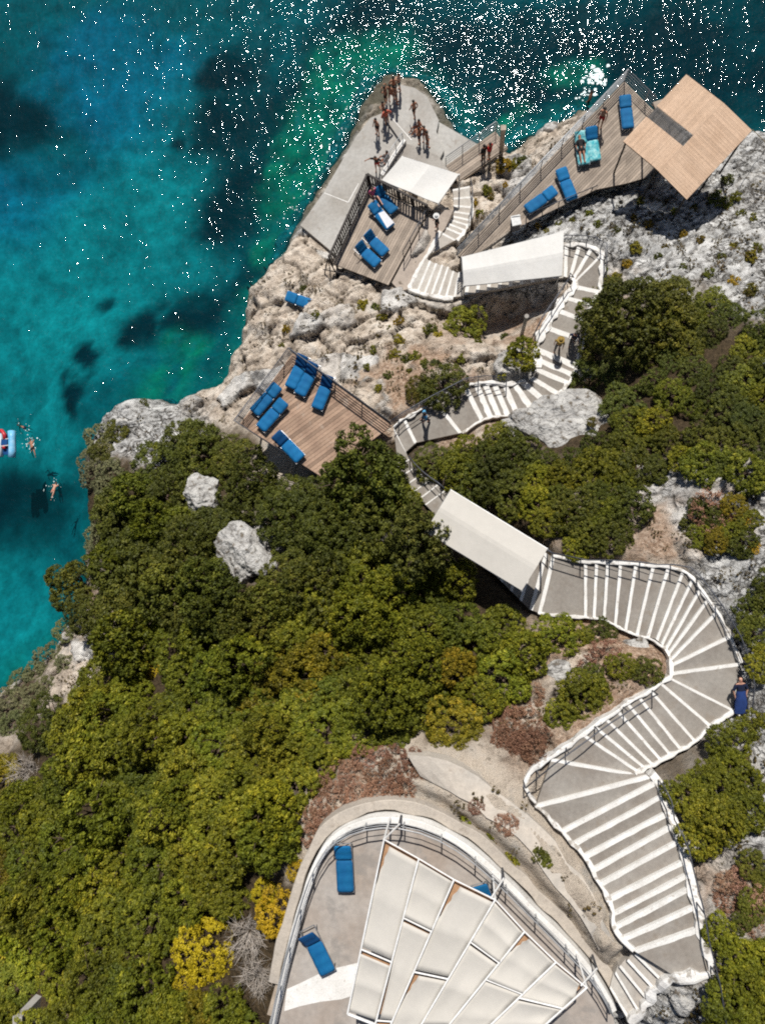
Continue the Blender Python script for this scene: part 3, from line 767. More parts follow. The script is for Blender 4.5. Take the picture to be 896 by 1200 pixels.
def stair_mesh(lines, end, name, base=1.2, tread='stairconcrete'):
    """treads, risers, skirts (concrete) with limewashed nosings as a second material"""
    mb = MB(); NS = 10
    n = len(lines)
    for i in range(n):
        R, L, z, w = lines[i]
        nx = (lines[i+1][0], lines[i+1][1]) if i < n-1 else end
        if nx is None: continue
        R2 = Vector((nx[0].x, nx[0].y, z)); L2 = Vector((nx[1].x, nx[1].y, z))
        R = Vector((R.x, R.y, z)); L = Vector((L.x, L.y, z))
        var = .25+.5*random.random()
        # body of the step: a closed block
        zb = z-base
        vs = [R, L, L2, R2]
        mb.prism([(p.x, p.y) for p in vs], zb, z, var, 0)
        # limewashed nosing on the tread and down the riser
        depth = ((R2-R).length+(L2-L).length)/2
        a, b = [], []
        for k in range(NS+1):
            t_ = k/NS
            p = lerp(R, L, t_); q = lerp(R2, L2, t_)
            d = (q-p); dl = max(d.length, .01)
            ww = min(w*(1+wob(i*3+1, k, .13)), dl*.8)
            a.append(p-d*(.006/dl)); b.append(p+d*(ww/dl))
        top = [Vector((p.x, p.y, z+.008)) for p in a]; bk = [Vector((p.x, p.y, z+.004)) for p in b]
        bot = [Vector((p.x, p.y, z-RISE+.004)) for p in a]
        m = NS+1
        fs = []
        for k in range(NS):
            fs.append((k, k+1, m+k+1, m+k)); fs.append((2*m+k, 2*m+k+1, k+1, k))
        mb.add(top+bk+bot, fs, .5+.1*random.random(), 1)
    o = mb.build(name, [M[tread], M['white']])
    o['kind'] = 'structure'
    return o
flights = [(0, K_END, 'lower_stairway'), (K_END, K_END+16, 'shore_stairway'), (K_END+16, JUNC+1, 'middle_stairway'), (JUNC+1, F_END, 'plank_stairway'), (F_END, L1+1, 'covered_stairway'), (L1+1, NL, 'upper_stairway')]
for s, e, nm in flights:
    end = (PATH[e][0], PATH[e][1]) if e < NL else PATH_END
    stair_mesh(PATH[s:e], end, nm, tread='stairpale' if nm in ('lower_stairway', 'shore_stairway') else 'stairconcrete')
stair_mesh(LOWW, None, 'terrace_stairway', tread='stairpale')

# limewashed kerbs along the edges of the stairs
def kerb(name, label, pts, width=.24, height=.10, seed=1, group='limewashed kerbs edging the stairs', below=.7):
    """ragged painted kerb following pts (world, z = top of the step)"""
    fine = []
    for a, b in zip(pts[:-1], pts[1:]):
        n = max(1, int((b-a).length/.22))
        fine += [lerp(a, b, k/n) for k in range(n)]
    fine.append(pts[-1])
    # smooth
    for _ in range(2):
        fine = [fine[0]]+[(fine[i-1]+fine[i]*2+fine[i+1])/4 for i in range(1, len(fine)-1)]+[fine[-1]]
    th = Vector(fine[len(fine)//2])
    mb = MB(); vs = []
    for i, p in enumerate(fine):
        d = fine[min(i+1, len(fine)-1)]-fine[max(i-1, 0)]; d.z = 0; d.normalize()
        s = Vector((-d.y, d.x, 0))
        w0 = width*(.5+wob(seed, i*1.1, .42)); w1 = width*(.5+wob(seed+50, i*1.1, .42)); h = height*(1+wob(seed+90, i*.9, .5))
        vs += [p-s*w0+Vector((0, 0, -below)), p-s*w0*.92+Vector((0, 0, h*.8)), p-s*w0*.5+Vector((0, 0, h)), p+s*w1*.5+Vector((0, 0, h)), p+s*w1*.92+Vector((0, 0, h*.8)), p+s*w1+Vector((0, 0, -below))]
    fs = []
    for i in range(len(fine)-1):
        for k in range(5): fs.append((i*6+k, i*6+k+1, i*6+7+k, i*6+6+k))
    fs += [tuple(range(6)), tuple(range((len(fine)-1)*6, len(fine)*6))[::-1]]
    mb.add(vs, fs)
    o = mb.build(name, M['kerb'], loc=fine[0])
    return tag(o, label, 'kerb', group)
def side(s, e, which, out=.06):
    pts = []
    for i in range(s, e+1):
        R, L, z, w = PATH[i]
        a, b = (R, L) if which == 0 else (L, R)
        d = Vector((a.x-b.x, a.y-b.y, 0)).normalized()
        p = a+d*out
        pts.append(Vector((p.x, p.y, z)))
    return pts
kerb('stair_kerb', 'white painted kerb on the inland side of the curved steps behind the small white canopy', side(1, K_END-1, 1), .2, .06, 3)
kerb('stair_kerb', 'white painted kerb at the cliff side of the pale steps below the slatted deck', side(K_END-1, K_END+6, 0), .26, .06, 5)
kerb('stair_kerb', 'white kerb around the outside of the bend beside the long white canopy', side(K_END+15, PERSONS+5, 1, .08), .26, .08, 7)
kerb('stair_kerb', 'broad white kerb on the seaward side of the short grey flight where two walkers pass', side(K_END+19, PERSONS+3, 0, -.12), .45, .06, 9)
kerb('stair_kerb', 'white kerb under the railing along the level walk to the brown deck', side(PERSONS+5, JUNC, 0, .04), .2, .08, 11)
kerb('stair_kerb', 'white kerb between the level walk and the flat grey boulder', side(PERSONS+6, JUNC-2, 1, .02), .12, .05, 13)
kerb('stair_kerb', 'long white kerb sweeping round the outer rim of the fan shaped stairs', side(L1, L1+14, 1, .04), .17, .07, 15)
kerb('stair_kerb', 'white kerb along the inner rim of the fan shaped stairs above the red scrub', side(L1, L1+15, 0, .03), .13, .04, 17)
kerb('stair_kerb', 'thick white kerb on the cliff side of the second flight, curling round its lower landing', side(L1+15, L1+24, 0, .06)+[at(618,905,PATH[L1+24][2]), at(612,922,PATH[L1+25][2]), at(627,940,PATH[L1+25][2])], .16, .07, 19)
kerb('stair_kerb', 'white kerb on the uphill side of the second flight next to a round green shrub', side(L1+15, L1+24, 1, .03), .14, .05, 21)
kerb('stair_kerb', 'lumpy white kerb between the top flight and the bare dirt bank', side(L1+25, L1+35, 0, .02), .17, .05, 23)
kerb('stair_kerb', 'wide white kerb with oval drain holes on the uphill side of the top flight', side(L1+25, L1+35, 1, .18)+[PATH_END[1]+Vector((.15, 0, 0))], .36, .07, 25)
kerb('stair_kerb', 'white kerb closing the lower end of the topmost grey landing', [PATH_END[1], lerp(PATH_END[1], PATH_END[0], .5), PATH_END[0], LOWW[3][1], LOWW[2][1], LOWW[1][1], LOWW[0][1]], .34, .16, 27)

# ---------------------------------------------------------------- railings
def railing(name, label, pts, h=.95, spacing=1.5, mids=2, mat='metal', r=.022, cat='railing', group=None, postr=.028):
    th = thing(name, label, cat, pts[0], group)
    up = Vector((0, 0, 1))
    segs = list(zip(pts[:-1], pts[1:]))
    posts = []
    acc = 0.0; nxt = 0.0
    for a, b in segs:
        L = (b-a).length
        while nxt <= acc+L+1e-6:
            posts.append(lerp(a, b, (nxt-acc)/max(L, 1e-6))); nxt += spacing
        acc += L
    if (posts[-1]-pts[-1]).length > spacing*.4: posts.append(pts[-1])
    for p in posts:
        MB().tube(p-up*.08, p+up*(h-.005), postr, n=6).build('post', M[mat], th)
    MB().path([p+up*h for p in pts], r*1.25).build('top_rail', M[mat], th, True)
    for k in range(mids):
        MB().path([p+up*(h*(k+1)/(mids+1)) for p in pts], r*.7, n=5).build('rail', M[mat], th, True)
    return th
def pl(a, which, out, s, e): return [p for p in side(s, e, which, out)]

# ---------------------------------------------------------------- decks
def clip_half(poly, n, d):
    out = []
    for i in range(len(poly)):
        a = poly[i]; b = poly[(i+1) % len(poly)]
        da = a[0]*n[0]+a[1]*n[1]-d; db = b[0]*n[0]+b[1]*n[1]-d
        if da >= 0: out.append(a)
        if (da >= 0) != (db >= 0):
            t_ = da/(da-db); out.append((a[0]+(b[0]-a[0])*t_, a[1]+(b[1]-a[1])*t_))
    return out
def planks(mb, poly, z, th, dirv, width, gap=.014, zfun=None, mi=0, vlo=0.0, vhi=1.0):
    """boards laid along dirv over the (convex) polygon"""
    d = Vector((dirv[0], dirv[1])).normalized(); n = (-d.y, d.x)
    pr = [p[0]*n[0]+p[1]*n[1] for p in poly]
    s = min(pr)
    base = [(p[0], p[1]) for p in poly]
    while s < max(pr):
        q = clip_half(clip_half(base, n, s+gap/2), (-n[0], -n[1]), -(s+width-gap/2))
        if len(q) >= 3:
            dz = random.uniform(-.004, .004)
            if zfun is None: mb.prism(q, z-th+dz, z+dz, random.uniform(vlo, vhi), mi)
            else:
                qq = [(x, y, zfun(x, y)+dz) for x, y in q]; mb.prism(qq, th, None, random.uniform(vlo, vhi), mi)
        s += width
def deck(label, poly, z, dirv, mat, width=.15, legs=(), pieces=None, beam='wooddark'):
    th = thing('sun_deck', label, 'deck', poly[0])
    mb = MB()
    for q in (pieces or [poly]): planks(mb, q, z, .04, dirv, width)
    mb.build('boards', M[mat], th)
    n = len(poly)
    c = sum((Vector(p) for p in poly), Vector((0, 0, 0)))/n
    for i in range(n):
        a, b = Vector(poly[i]), Vector(poly[(i+1) % n])
        d = (b-a); d.z = 0
        L = d.length; d.normalize()
        inn = Vector((-d.y, d.x, 0))
        if inn.dot(c-a) < 0: inn = -inn
        ax = Matrix((d, Vector((-d.y, d.x, 0)), Vector((0, 0, 1)))).transposed()
        m = (a+b)/2+inn*.06; m.z = z-.15
        MB().box(m, (L-.02, .07, .18), ax).build('edge_beam', M[beam], th)
    for lx, ly in legs:
        g = ground(lx, ly)
        if g < z-.3:
            MB().tube((lx, ly, g-.3), (lx, ly, z-.1), .07, n=8).build('leg', M[beam], th)
    return th
def inset(poly, k=.12):
    c = sum((Vector(p) for p in poly), Vector((0, 0, 0)))/len(poly)
    return [Vector(p)+(c-Vector(p)).normalized()*k*1.4 for p in poly]

# deck below, with the dark slatted fence
dv = DECK1[3]-DECK1[2]
t1 = deck('pale grey boarded sun deck enclosed by a dark slatted fence', DECK1, ZD1, dv, 'woodgrey', .17, [(p.x, p.y) for p in inset(DECK1)])
th = thing('slatted_fence', 'dark brown slatted timber fence around two sides of the pale grey deck', 'fence', DECK1[1])
up = Vector((0, 0, 1)); FH = 1.12
corners = [DECK1[1], DECK1[0], DECK1[3]]
for a, b in zip(corners[:-1], corners[1:]):
    d = (b-a); L = d.length; d.normalize(); ax = Matrix((d, Vector((-d.y, d.x, 0)), up)).transposed()
    mb = MB(); n = int(L/.20)
    for k in range(n):
        p = a+d*((k+.5)*L/n)
        mb.box(p+up*(.06+FH/2), (.105, .03, FH-.08), ax, random.random())
    mb.build('slat_panel', M['wooddark'], th)
    for hh, nm in ((.12, 'lower_rail'), (FH-.03, 'top_rail')):
        MB().box((a+b)/2+up*hh+Vector((-d.y, d.x, 0))*.04, (L+.05, .05 if nm == 'lower_rail' else .13, .07), ax).build(nm, M['wooddark'], th)
    for k in range(5):
        p = a+d*(L*k/4)+Vector((-d.y, d.x, 0))*.085
        MB().box(p+up*(FH/2-.2), (.10, .09, FH+.4), ax).build('post', M['wooddark'], th)
# bracing left of the fence
g0 = DECK1[1]+Vector((-.15, -.1, 0))
th = thing('timber_brace', 'dark timber props bracing the seaward end of the slatted fence', 'brace', g0)
for ox, oy in ((-.55, -.25), (.35, -.35), (-.3, .4)):
    q = g0+Vector((ox, oy, 0)); q.z = ground(q.x, q.y)-.1
    MB().tube(q, g0+up*1.0, .04).build('prop', M['wooddark'], th)
MB().tube(g0+Vector((-.5, -.22, -.05)), g0+Vector((.8, -.55, -.05)), .035).build('foot_rail', M['wooddark'], th)

# upper shore deck, under the big timber roof
dv2 = DECK2[1]-DECK2[0]
A2 = [DECK2[0], DECK2[1], DECK2[2], DECK2[3], DECK2[4], DECK2[5]]
pieces2 = [[DECK2[0], DECK2[1], DECK2[5], DECK2[6]], [DECK2[0], DECK2[6], DECK2[7], DECK2[8]], [DECK2[1], DECK2[2], DECK2[3], DECK2[4], DECK2[5]]]
legs2 = [(p.x, p.y) for p in inset(DECK2, .15)]
for t_ in (.2, .4, .6, .8):
    p = lerp(DECK2[0], DECK2[1], t_); legs2.append((p.x+.12, p.y-.15))
deck('long wedge shaped timber deck pointing out to sea beside the big boarded roof', DECK2, ZD2, dv2, 'woodgrey', .15, legs2, pieces2)
railing('deck_railing', 'steel railing with thin rails along the seaward edge of the wedge shaped deck', [DECK2[0], DECK2[1], DECK2[2]], 1.0, 1.75, 4, 'galv', .030)
railing('low_railing', 'low dark railing on the inland edge of the wedge shaped deck behind two blue loungers', [DECK2[7], lerp(DECK2[7], DECK2[6], .5), DECK2[6]], .45, 1.0, 0, 'metal')
q = P2([(764,120),(779,115),(790,122)], ZD2-.2)
mb = MB(); mb.prism([q[0], q[1], q[2], at(795,150,ZD2-.2), at(770,132,ZD2-.2)], ZD2-.4, ZD2-.2)
tag(mb.build('side_landing', M['woodgrey'], loc=q[0]), 'small grey timber landing tucked behind the seaward corner of the big boarded roof', 'landing')

# brown deck on the bluff
dv3 = DECK3[3]-DECK3[2]
dv3b = DECK3[0]-DECK3[1]
legs3 = []
for a, b, n in ((DECK3[1], DECK3[2], 5), (DECK3[0], DECK3[1], 3), (DECK3[0], DECK3[3], 3)):
    for k in range(n):
        p = lerp(a, b, (k+.15)/n); c = sum((Vector(q) for q in DECK3), Vector((0, 0, 0)))/4
        p = p+(c-p).normalized()*.15; legs3.append((p.x, p.y))
deck('reddish brown boarded sun deck on stilts with six blue loungers', DECK3, ZDECK3, dv3, 'woodbrown', .19, legs3, beam='metal')
railing('deck_railing', 'dark blue steel railing round the seaward sides of the reddish brown deck', [lerp(DECK3[1], DECK3[2], .62), DECK3[1], DECK3[0], DECK3[3]], 1.0, 1.85, 4, 'metal', .034)
for k, (px, py, qx_, qy_) in enumerate([(315,521,310,548), (345,535,338,560)]):
    p = at(px, py, ZDECK3-.2); q = gp(qx_, qy_)
    tag(MB().tube(q-up*.2, p, .06, n=8).build('deck_strut', M['galv'], loc=q), ['left one of two steel struts propping the open edge of the reddish brown deck', 'right one of two steel struts propping the open edge of the reddish brown deck'][k], 'strut', 'struts under the brown deck')

# ---------------------------------------------------------------- sea platform and other concrete
def slab(name, poly, z, th, mat, mat2=None):
    mb = MB().prism(poly, z-th, z, .5)
    o = mb.build(name, M[mat]); o['kind'] = 'structure'; return o
slab('concrete_platform', PLATA, ZPLAT, 1.9, 'platform')
slab('concrete_platform', PLATB, ZPLAT+.2, 2.1, 'platform')
slab('concrete_platform', PLATC, ZPLAT-.1, 1.8, 'platform')
slab('brown_landing', P2([(459,331),(500,254),(510,258),(521,246),(531,246),(521,268),(509,281),(503,297),(496,303),(481,338),(468,341)], LZ[K_END-1]-.012), LZ[K_END-1]-.012, 1.3, 'landing')
slab('pale_landing', P2([(450,205),(474,168),(490,172),(512,182),(530,205),(514,240),(500,232),(470,215)], 1.95), 1.95, .5, 'concrete')
# painted joints on the platform
for pts in ([(455,134),(482,164)], [(380,226),(408,237)], [(408,237),(420,215)]):
    a, b = P2(pts, ZPLAT+.206 if pts[0][0] == 455 else ZPLAT+.006); d = (b-a).normalized(); s = Vector((-d.y, d.x, 0))*.03
    o = MB().add([a-s, b-s, b+s, a+s], [(0, 1, 2, 3)]).build('platform_joint', M['white']); o['kind'] = 'structure'
# thin pole lying by the group
a, b = at(459,138,ZPLAT+.06), at(465,155,ZPLAT+.06)
tag(MB().tube(a, b, .03).build('wooden_pole', M['cloth_ochre'], loc=a), 'thin brown pole lying on the concrete platform among the bathers', 'pole')
# white wall and rail beside the small canopy
wl = P2([(448,208),(461,186),(474,167)], ZPLAT+.55)
mb = MB()
for a, b in zip(wl[:-1], wl[1:]):
    d = (b-a).normalized(); ax = Matrix((d, Vector((-d.y, d.x, 0)), up)).transposed()
    mb.box((a+b)/2-up*.2, ((b-a).length+.02, .24, 1.1), ax)
tag(mb.build('white_wall', M['white'], loc=wl[0]), 'short white wall between the sea platform and the small white canopy', 'wall')
railing('wall_rail', 'grey handrail on the short white wall by the small white canopy', [p+up*.3+Vector((-.1, .05, 0)) for p in wl], .7, 1.0, 1, 'galv')
# footbridge
brp = P2([(536,213),(594,172)], ZBR); d = (brp[1]-brp[0]).normalized(); s = Vector((-d.y, d.x, 0))
poly = [brp[0], brp[1], brp[1]+s*1.35, brp[0]+s*1.35]
th = thing('footbridge', 'narrow timber footbridge with steel railing at the foot of the curved steps', 'footbridge', brp[0])
mb = MB(); planks(mb, poly, ZBR, .05, d, .16); mb.build('boards', M['woodgrey'], th)
ax = Matrix((d, s, up)).transposed()
MB().box((brp[0]+brp[1])/2-up*.16-s*.02, ((brp[1]-brp[0]).length, .08, .2), ax).build('beam', M['post'], th)
for k in range(3):
    p = lerp(brp[0], brp[1], .1+.4*k)+s*.7; g = ground(p.x, p.y)
    if g < ZBR-.25: MB().tube((p.x, p.y, g-.5), p-up*.05, .08).build('leg', M['post'], th)
railing('bridge_railing', 'steel railing on the seaward side of the timber footbridge', [poly[3], poly[2], poly[2]-s*.7], 1.0, 1.3, 3, 'galv')

# ---------------------------------------------------------------- timber pillar, grey post, bin
p = at(587,175,ZBR)
g = ground(p.x, p.y)
th = thing('timber_pillar', 'tall square bleached timber pillar standing by the footbridge', 'pillar', (p.x, p.y, g))
MB().box((p.x, p.y, g+1.7), (.27, .27, 3.7)).build('shaft', M['post'], th)
MB().box((p.x, p.y, g+3.58), (.33, .33, .06)).build('cap', M['post'], th)
p = gp(611,392)
th = thing('concrete_post', 'lone grey concrete post on the red soil below the long white canopy', 'post', p)
MB().tube(p-up*.3, p+up*3.0, .11, .09, n=10).build('shaft', M['concrete'], th)
MB().tube(p+up*3.0, p+up*3.06, .12, n=10).build('cap', M['concrete'], th)
p = at(603,266,ZD2)
th = thing('waste_bin', 'white bin with a dark body at the narrow end of the wedge shaped deck', 'bin', p)
ax = Matrix.Rotation(math.radians(10), 3, 'Z')
MB().box(p+up*.38, (.46, .52, .74), ax).build('body', M['cloth_grey'], th)
mb = MB(); mb.box(p+up*.80, (.52, .6, .08), ax); mb.tube(p+up*.86+Vector((-.25, .2, 0)), p+up*.86+Vector((.25, .25, 0)), .03)
mb.build('lid', M['cloth_offwhite'], th)

# ---------------------------------------------------------------- canopies
def canopy(name, label, cs, posts, mat='canvas', ridge=(.5, .0), sag=.10, post_mat='galv', nx=20, ny=12, group=None, cat='canopy'):
    """cs: 4 world corners (a,b along the ridge direction; d,c opposite)"""
    a, b, c, d = [Vector(q) for q in cs]
    th = thing(name, label, cat, posts[0][1] if posts else a, group)
    vs = []
    for j in range(ny+1):
        v = j/ny
        for i in range(nx+1):
            u = i/nx
            p = (a*(1-u)+b*u)*(1-v)+(d*(1-u)+c*u)*v
            rz = ridge[1]*(min(v/ridge[0], (1-v)/(1-ridge[0])))
            p.z += rz - sag*abs(math.sin(math.pi*u*2))*(.35+.65*math.sin(math.pi*v))
            vs.append(p)
    for_b = [p-up*.03 for p in vs]
    n = (nx+1)*(ny+1); fs = []
    for j in range(ny):
        for i in range(nx):
            k = j*(nx+1)+i
            fs.append((k, k+nx+1, k+nx+2, k+1)); fs.append((n+k, n+k+1, n+k+nx+2, n+k+nx+1))
    rim = [j*(nx+1) for j in range(ny+1)]+[ny*(nx+1)+i for i in range(1, nx+1)]+[j*(nx+1)+nx for j in range(ny-1, -1, -1)]+[i for i in range(nx-1, 0, -1)]
    for k in range(len(rim)):
        i0, i1 = rim[k], rim[(k+1) % len(rim)]
        fs.append((i0, n+i0, n+i1, i1))
    mb = MB().add(vs+for_b, fs); mb.build('canvas', M[mat], th)
    fr = MB()
    fr.path([a-up*.06, b-up*.06, c-up*.06, d-up*.06, a-up*.06], .03)
    fr.build('frame', M[post_mat], th)
    for top, bot in posts:
        MB().tube(bot, top, .045, n=8).build('post', M[post_mat], th)
    return th
def post(top, z=None):
    top = Vector(top); return (top-up*.05, Vector((top.x, top.y, (ground(top.x, top.y)-.2) if z is None else z)))
c1 = [at(471,183,4.6), at(537.5,204,4.9), at(513.5,238.5,4.7), at(447,211,4.4)]
canopy('sun_canopy', 'small square bright white canopy next to the sea platform', c1, [post(q) for q in c1], 'canvas', (.5, .0), .10, 'galv')
c2 = [at(541,301,7.3), at(660,271,8.7), at(658,323,8.5), at(543,335,7.1)]
canopy('sun_canopy', 'long white canopy covering the steps between the shore decks and the stair bend', c2, [post(c2[3]), post(lerp(c2[3], c2[2], .97)), post(c2[0]), post(lerp(c2[0], c2[1], .98))], 'canvas', (.52, .16), .06, 'galv')
c3 = [at(528,574,14.6), at(641,643,15.7), at(611,692,15.6), at(498,623,14.5)]
canopy('sun_canopy', 'long cream canopy over the covered flight beside the dark trees', c3, [post(q) for q in c3], 'cream', (.45, .16), .05, 'galv')

# ---------------------------------------------------------------- big boarded roof
ZR = ZD2+3.1
rc = [at(803.5,87,ZR), at(881,152,ZR+.1), at(804,234,ZR), at(729,167,ZR-.1)]
cen = sum(rc, Vector((0, 0, 0)))/4
e1 = (rc[3]-rc[0]).normalized(); e2 = (rc[1]-rc[0]).normalized()
fold_a, fold_b = lerp(rc[0], rc[1], .56), lerp(rc[3], rc[2], .555)
LU = (rc[1]-rc[0]).length; LV = (rc[3]-rc[0]).length
def roofz(x, y):
    p = Vector((x, y, 0)); u = (p-Vector((rc[0].x, rc[0].y, 0))).dot(e2)/LU
    return ZR+.20*(1-abs(u-.555)/.555)
th = thing('shade_roof', 'big square roof of tan boards with a dark grey strip by the sea', 'roof', cen)
def rp(u, v): return rc[0].lerp(rc[1], u).lerp(rc[3].lerp(rc[2], u), v)
mb = MB()
planks(mb, [rp(0, 0), rp(.17, 0), rp(.17, 1), rp(0, 1)][::-1] if False else [rp(0, 0), rp(.555, 0), rp(.555, .47), rp(0, .47)], 0, .03, e1, .085, .006, roofz, 0, .2, .8)
planks(mb, [rp(0, .63), rp(.555, .63), rp(.555, 1), rp(0, 1)], 0, .03, e1, .085, .006, roofz, 0, .2, .8)
mb.build('seaward_boards', M['woodtan'], th)
mb = MB(); planks(mb, [rp(.555, 0), rp(1, 0), rp(1, 1), rp(.555, 1)], 0, .03, e2, .085, .006, roofz, 0, .2, .8)
mb.build('landward_boards', M['woodtan'], th)
mb = MB(); planks(mb, [rp(.01, .472), rp(.55, .472), rp(.55, .628), rp(.01, .628)], 0, .03, e1, .07, .012, lambda x, y: roofz(x, y)-.05, 0)
mb.build('dark_strip', M['slatgrey'], th)
for k, (a, b) in enumerate([(rp(0, .02), rp(1, .02)), (rp(0, .98), rp(1, .98)), (rp(0, .5), rp(1, .5))]):
    a = Vector((a.x, a.y, roofz(a.x, a.y)-.12)); b = Vector((b.x, b.y, roofz(b.x, b.y)-.12)); m = (a+b)/2; m.z = roofz(m.x, m.y)-.12
    MB().path([a, m, b], .06).build('rafter', M['wooddark'], th)
for u, v in ((.03, .98), (.5, .95), (.97, .97), (.97, .5), (.97, .04), (.03, .03), (.03, .5)):
    p = rp(u, v); z1 = roofz(p.x, p.y)-.06
    zb = ZD2-.05 if u < .2 else ground(p.x, p.y)-.3
    MB().tube((p.x, p.y, min(zb, ZD2-.05)), (p.x, p.y, z1), .055, n=8).build('post', M['wooddark'], th)
# guy line at the right corner
p = at(881,152,ZR); q = gp(900,170)
tag(MB().tube(q, p, .018).build('guy_rope', M['cloth_ochre'], loc=q), 'ochre guy rope running from the landward corner of the big boarded roof to the rocks', 'rope')
# ---------------------------------------------------------------- round terrace with canvas pergola
mb = MB().prism(TERR, ZTER-2.2, ZTER, .5)
o = mb.build('terrace_floor', pmat('terrace_screed', (.36, .33, .30, 1), (.30, .25, .21, 1), .45, .85, .006, 20, var=.05, spots=((.22, .205, .19, 1), .8, .55, .6))); o['kind'] = 'structure'
wp = P2([(336,1159),(352,1152),(372,1142),(395,1134),(420,1128),(418,1165),(400,1171),(375,1174),(352,1179),(333,1185)], ZTER+.005)
o = MB().add(wp, [tuple(range(len(wp)))[::-1]]).build('painted_floor_patch', M['white']); o['kind'] = 'structure'
# wall
wall = [p for p in TERR[1:-1]]
fine = []
for a, b in zip(wall[:-1], wall[1:]):
    n = max(1, int((b-a).length/.3)); fine += [lerp(a, b, k/n) for k in range(n)]
fine.append(wall[-1])
for _ in range(6): fine = [fine[0]]+[(fine[i-1]+fine[i]*2+fine[i+1])/4 for i in range(1, len(fine)-1)]+[fine[-1]]
WALLC = fine
def wall_sweep(mb, fine, width, z0, z1, seed=1, rag=.08):
    vs = []
    for i, p in enumerate(fine):
        d = fine[min(i+1, len(fine)-1)]-fine[max(i-1, 0)]; d.z = 0; d.normalize(); s = Vector((-d.y, d.x, 0))
        w0 = width*(.5+wob(seed, i*.5, rag)); w1 = width*(.5+wob(seed+9, i*.5, rag))
        q = Vector((p.x, p.y, 0))
        vs += [q-s*w0*1.25+up*z0, q-s*w0+up*(z1-.03), q-s*w0*.85+up*z1, q+s*w1*.85+up*z1, q+s*w1+up*(z1-.03), q+s*w1*1.25+up*z0]
    fs = []
    for i in range(len(fine)-1):
        for k in range(5): fs.append((i*6+k, i*6+k+1, i*6+7+k, i*6+6+k))
    fs += [tuple(range(6)), tuple(range((len(fine)-1)*6, len(fine)*6))[::-1]]
    mb.add(vs, fs)
mb = MB(); wall_sweep(mb, fine, .27, ZTER-2.0, ZTER+.32, 31)
tag(mb.build('terrace_wall', M['white'], loc=fine[0]), 'low round white wall curving around the terrace at the foot of the photo', 'wall')
# outer apron of the wall: a bare cement ledge
apr = []
for i, p in enumerate(fine):
    d = fine[min(i+1, len(fine)-1)]-fine[max(i-1, 0)]; d.z = 0; d.normalize(); s = Vector((-d.y, d.x, 0))
    apr.append(p+s*.42)
mb = MB(); wall_sweep(mb, apr[4:], .45, ZTER-2.2, ZTER-.12, 37, .2)
o = mb.build('cement_ledge', M['bank']); o['kind'] = 'structure'
# the bare cement path that sweeps round above the ledge
po = [(478,884),(500,887),(520,893),(540,901),(560,912),(580,925),(600,938),(618,953),(635,969),(650,985),(664,1004),(677,1023),(690,1043),(702,1064),(714,1088)]
pi_ = [(492,912),(508,916),(524,922),(540,930),(556,940),(572,951),(588,963),(603,977),(618,992),(632,1008),(646,1026),(660,1044),(673,1062),(686,1081),(699,1101)]
vs = []
for k, (a, b) in enumerate(zip(po, pi_)):
    j = wob(77, k, 3.0)
    A0, B0 = at(a[0]+j, a[1]-j, 17.72), at(b[0]+wob(78, k, 3.5), b[1]-wob(79, k, 3.5), 17.60)
    A0.z = max(A0.z, ground(A0.x, A0.y)+.05); B0.z = max(B0.z, ground(B0.x, B0.y)+.10)
    vs += [A0-up*.8, A0, lerp(A0, B0, .5)+up*.03, B0, B0-up*.8]
fs = [(k*5+q, k*5+q+1, k*5+q+6, k*5+q+5) for k in range(len(po)-1) for q in range(4)]+[tuple(range(5)), tuple(range(len(vs)-5, len(vs)))[::-1]]
o = MB().add(vs, fs).build('cement_path', M['path']); o['kind'] = 'structure'
railing('terrace_railing', 'steel railing with thin cables on top of the round white terrace wall', [p+up*.30 for p in fine[::2]], .85, 1.55, 2, 'galv')

ZP = ZTER+2.55
def zp3(x, y, z=ZP): return at(300+x/2.0364, 860+y/2.0364, z)
SB = [((305,252),(218,668)), ((388,298),(285,690)), ((472,348),(322,692)), ((570,396),(395,692)), ((640,472),(462,692)), ((715,545),(562,692)), ((788,606),(692,692))]
def ext(s, t_): return (s[0][0]+(s[1][0]-s[0][0])*t_, s[0][1]+(s[1][1]-s[0][1])*t_)
JO = [[0, .63, 1.0], [.0, .34, .98], [0, .64, 1.25], [0, .34, 1.02], [0, .52, 1.3], [0, .58, 1.45]]
EXT = [1.02, 1.0, 1.35, 1.25, 1.45, 1.7, 2.2]
th = thing('canvas_pergola', 'big fan shaped pergola of cream canvas panels on white steel beams over the terrace', 'pergola', at(520,1130,ZTER))
cuts = {(0, 0): 0, (0, 1): None, (2, 0): 0, (2, 1): 0, (3, 1): None, (4, 0): 0, (1, 1): 3, (5, 0): 1}
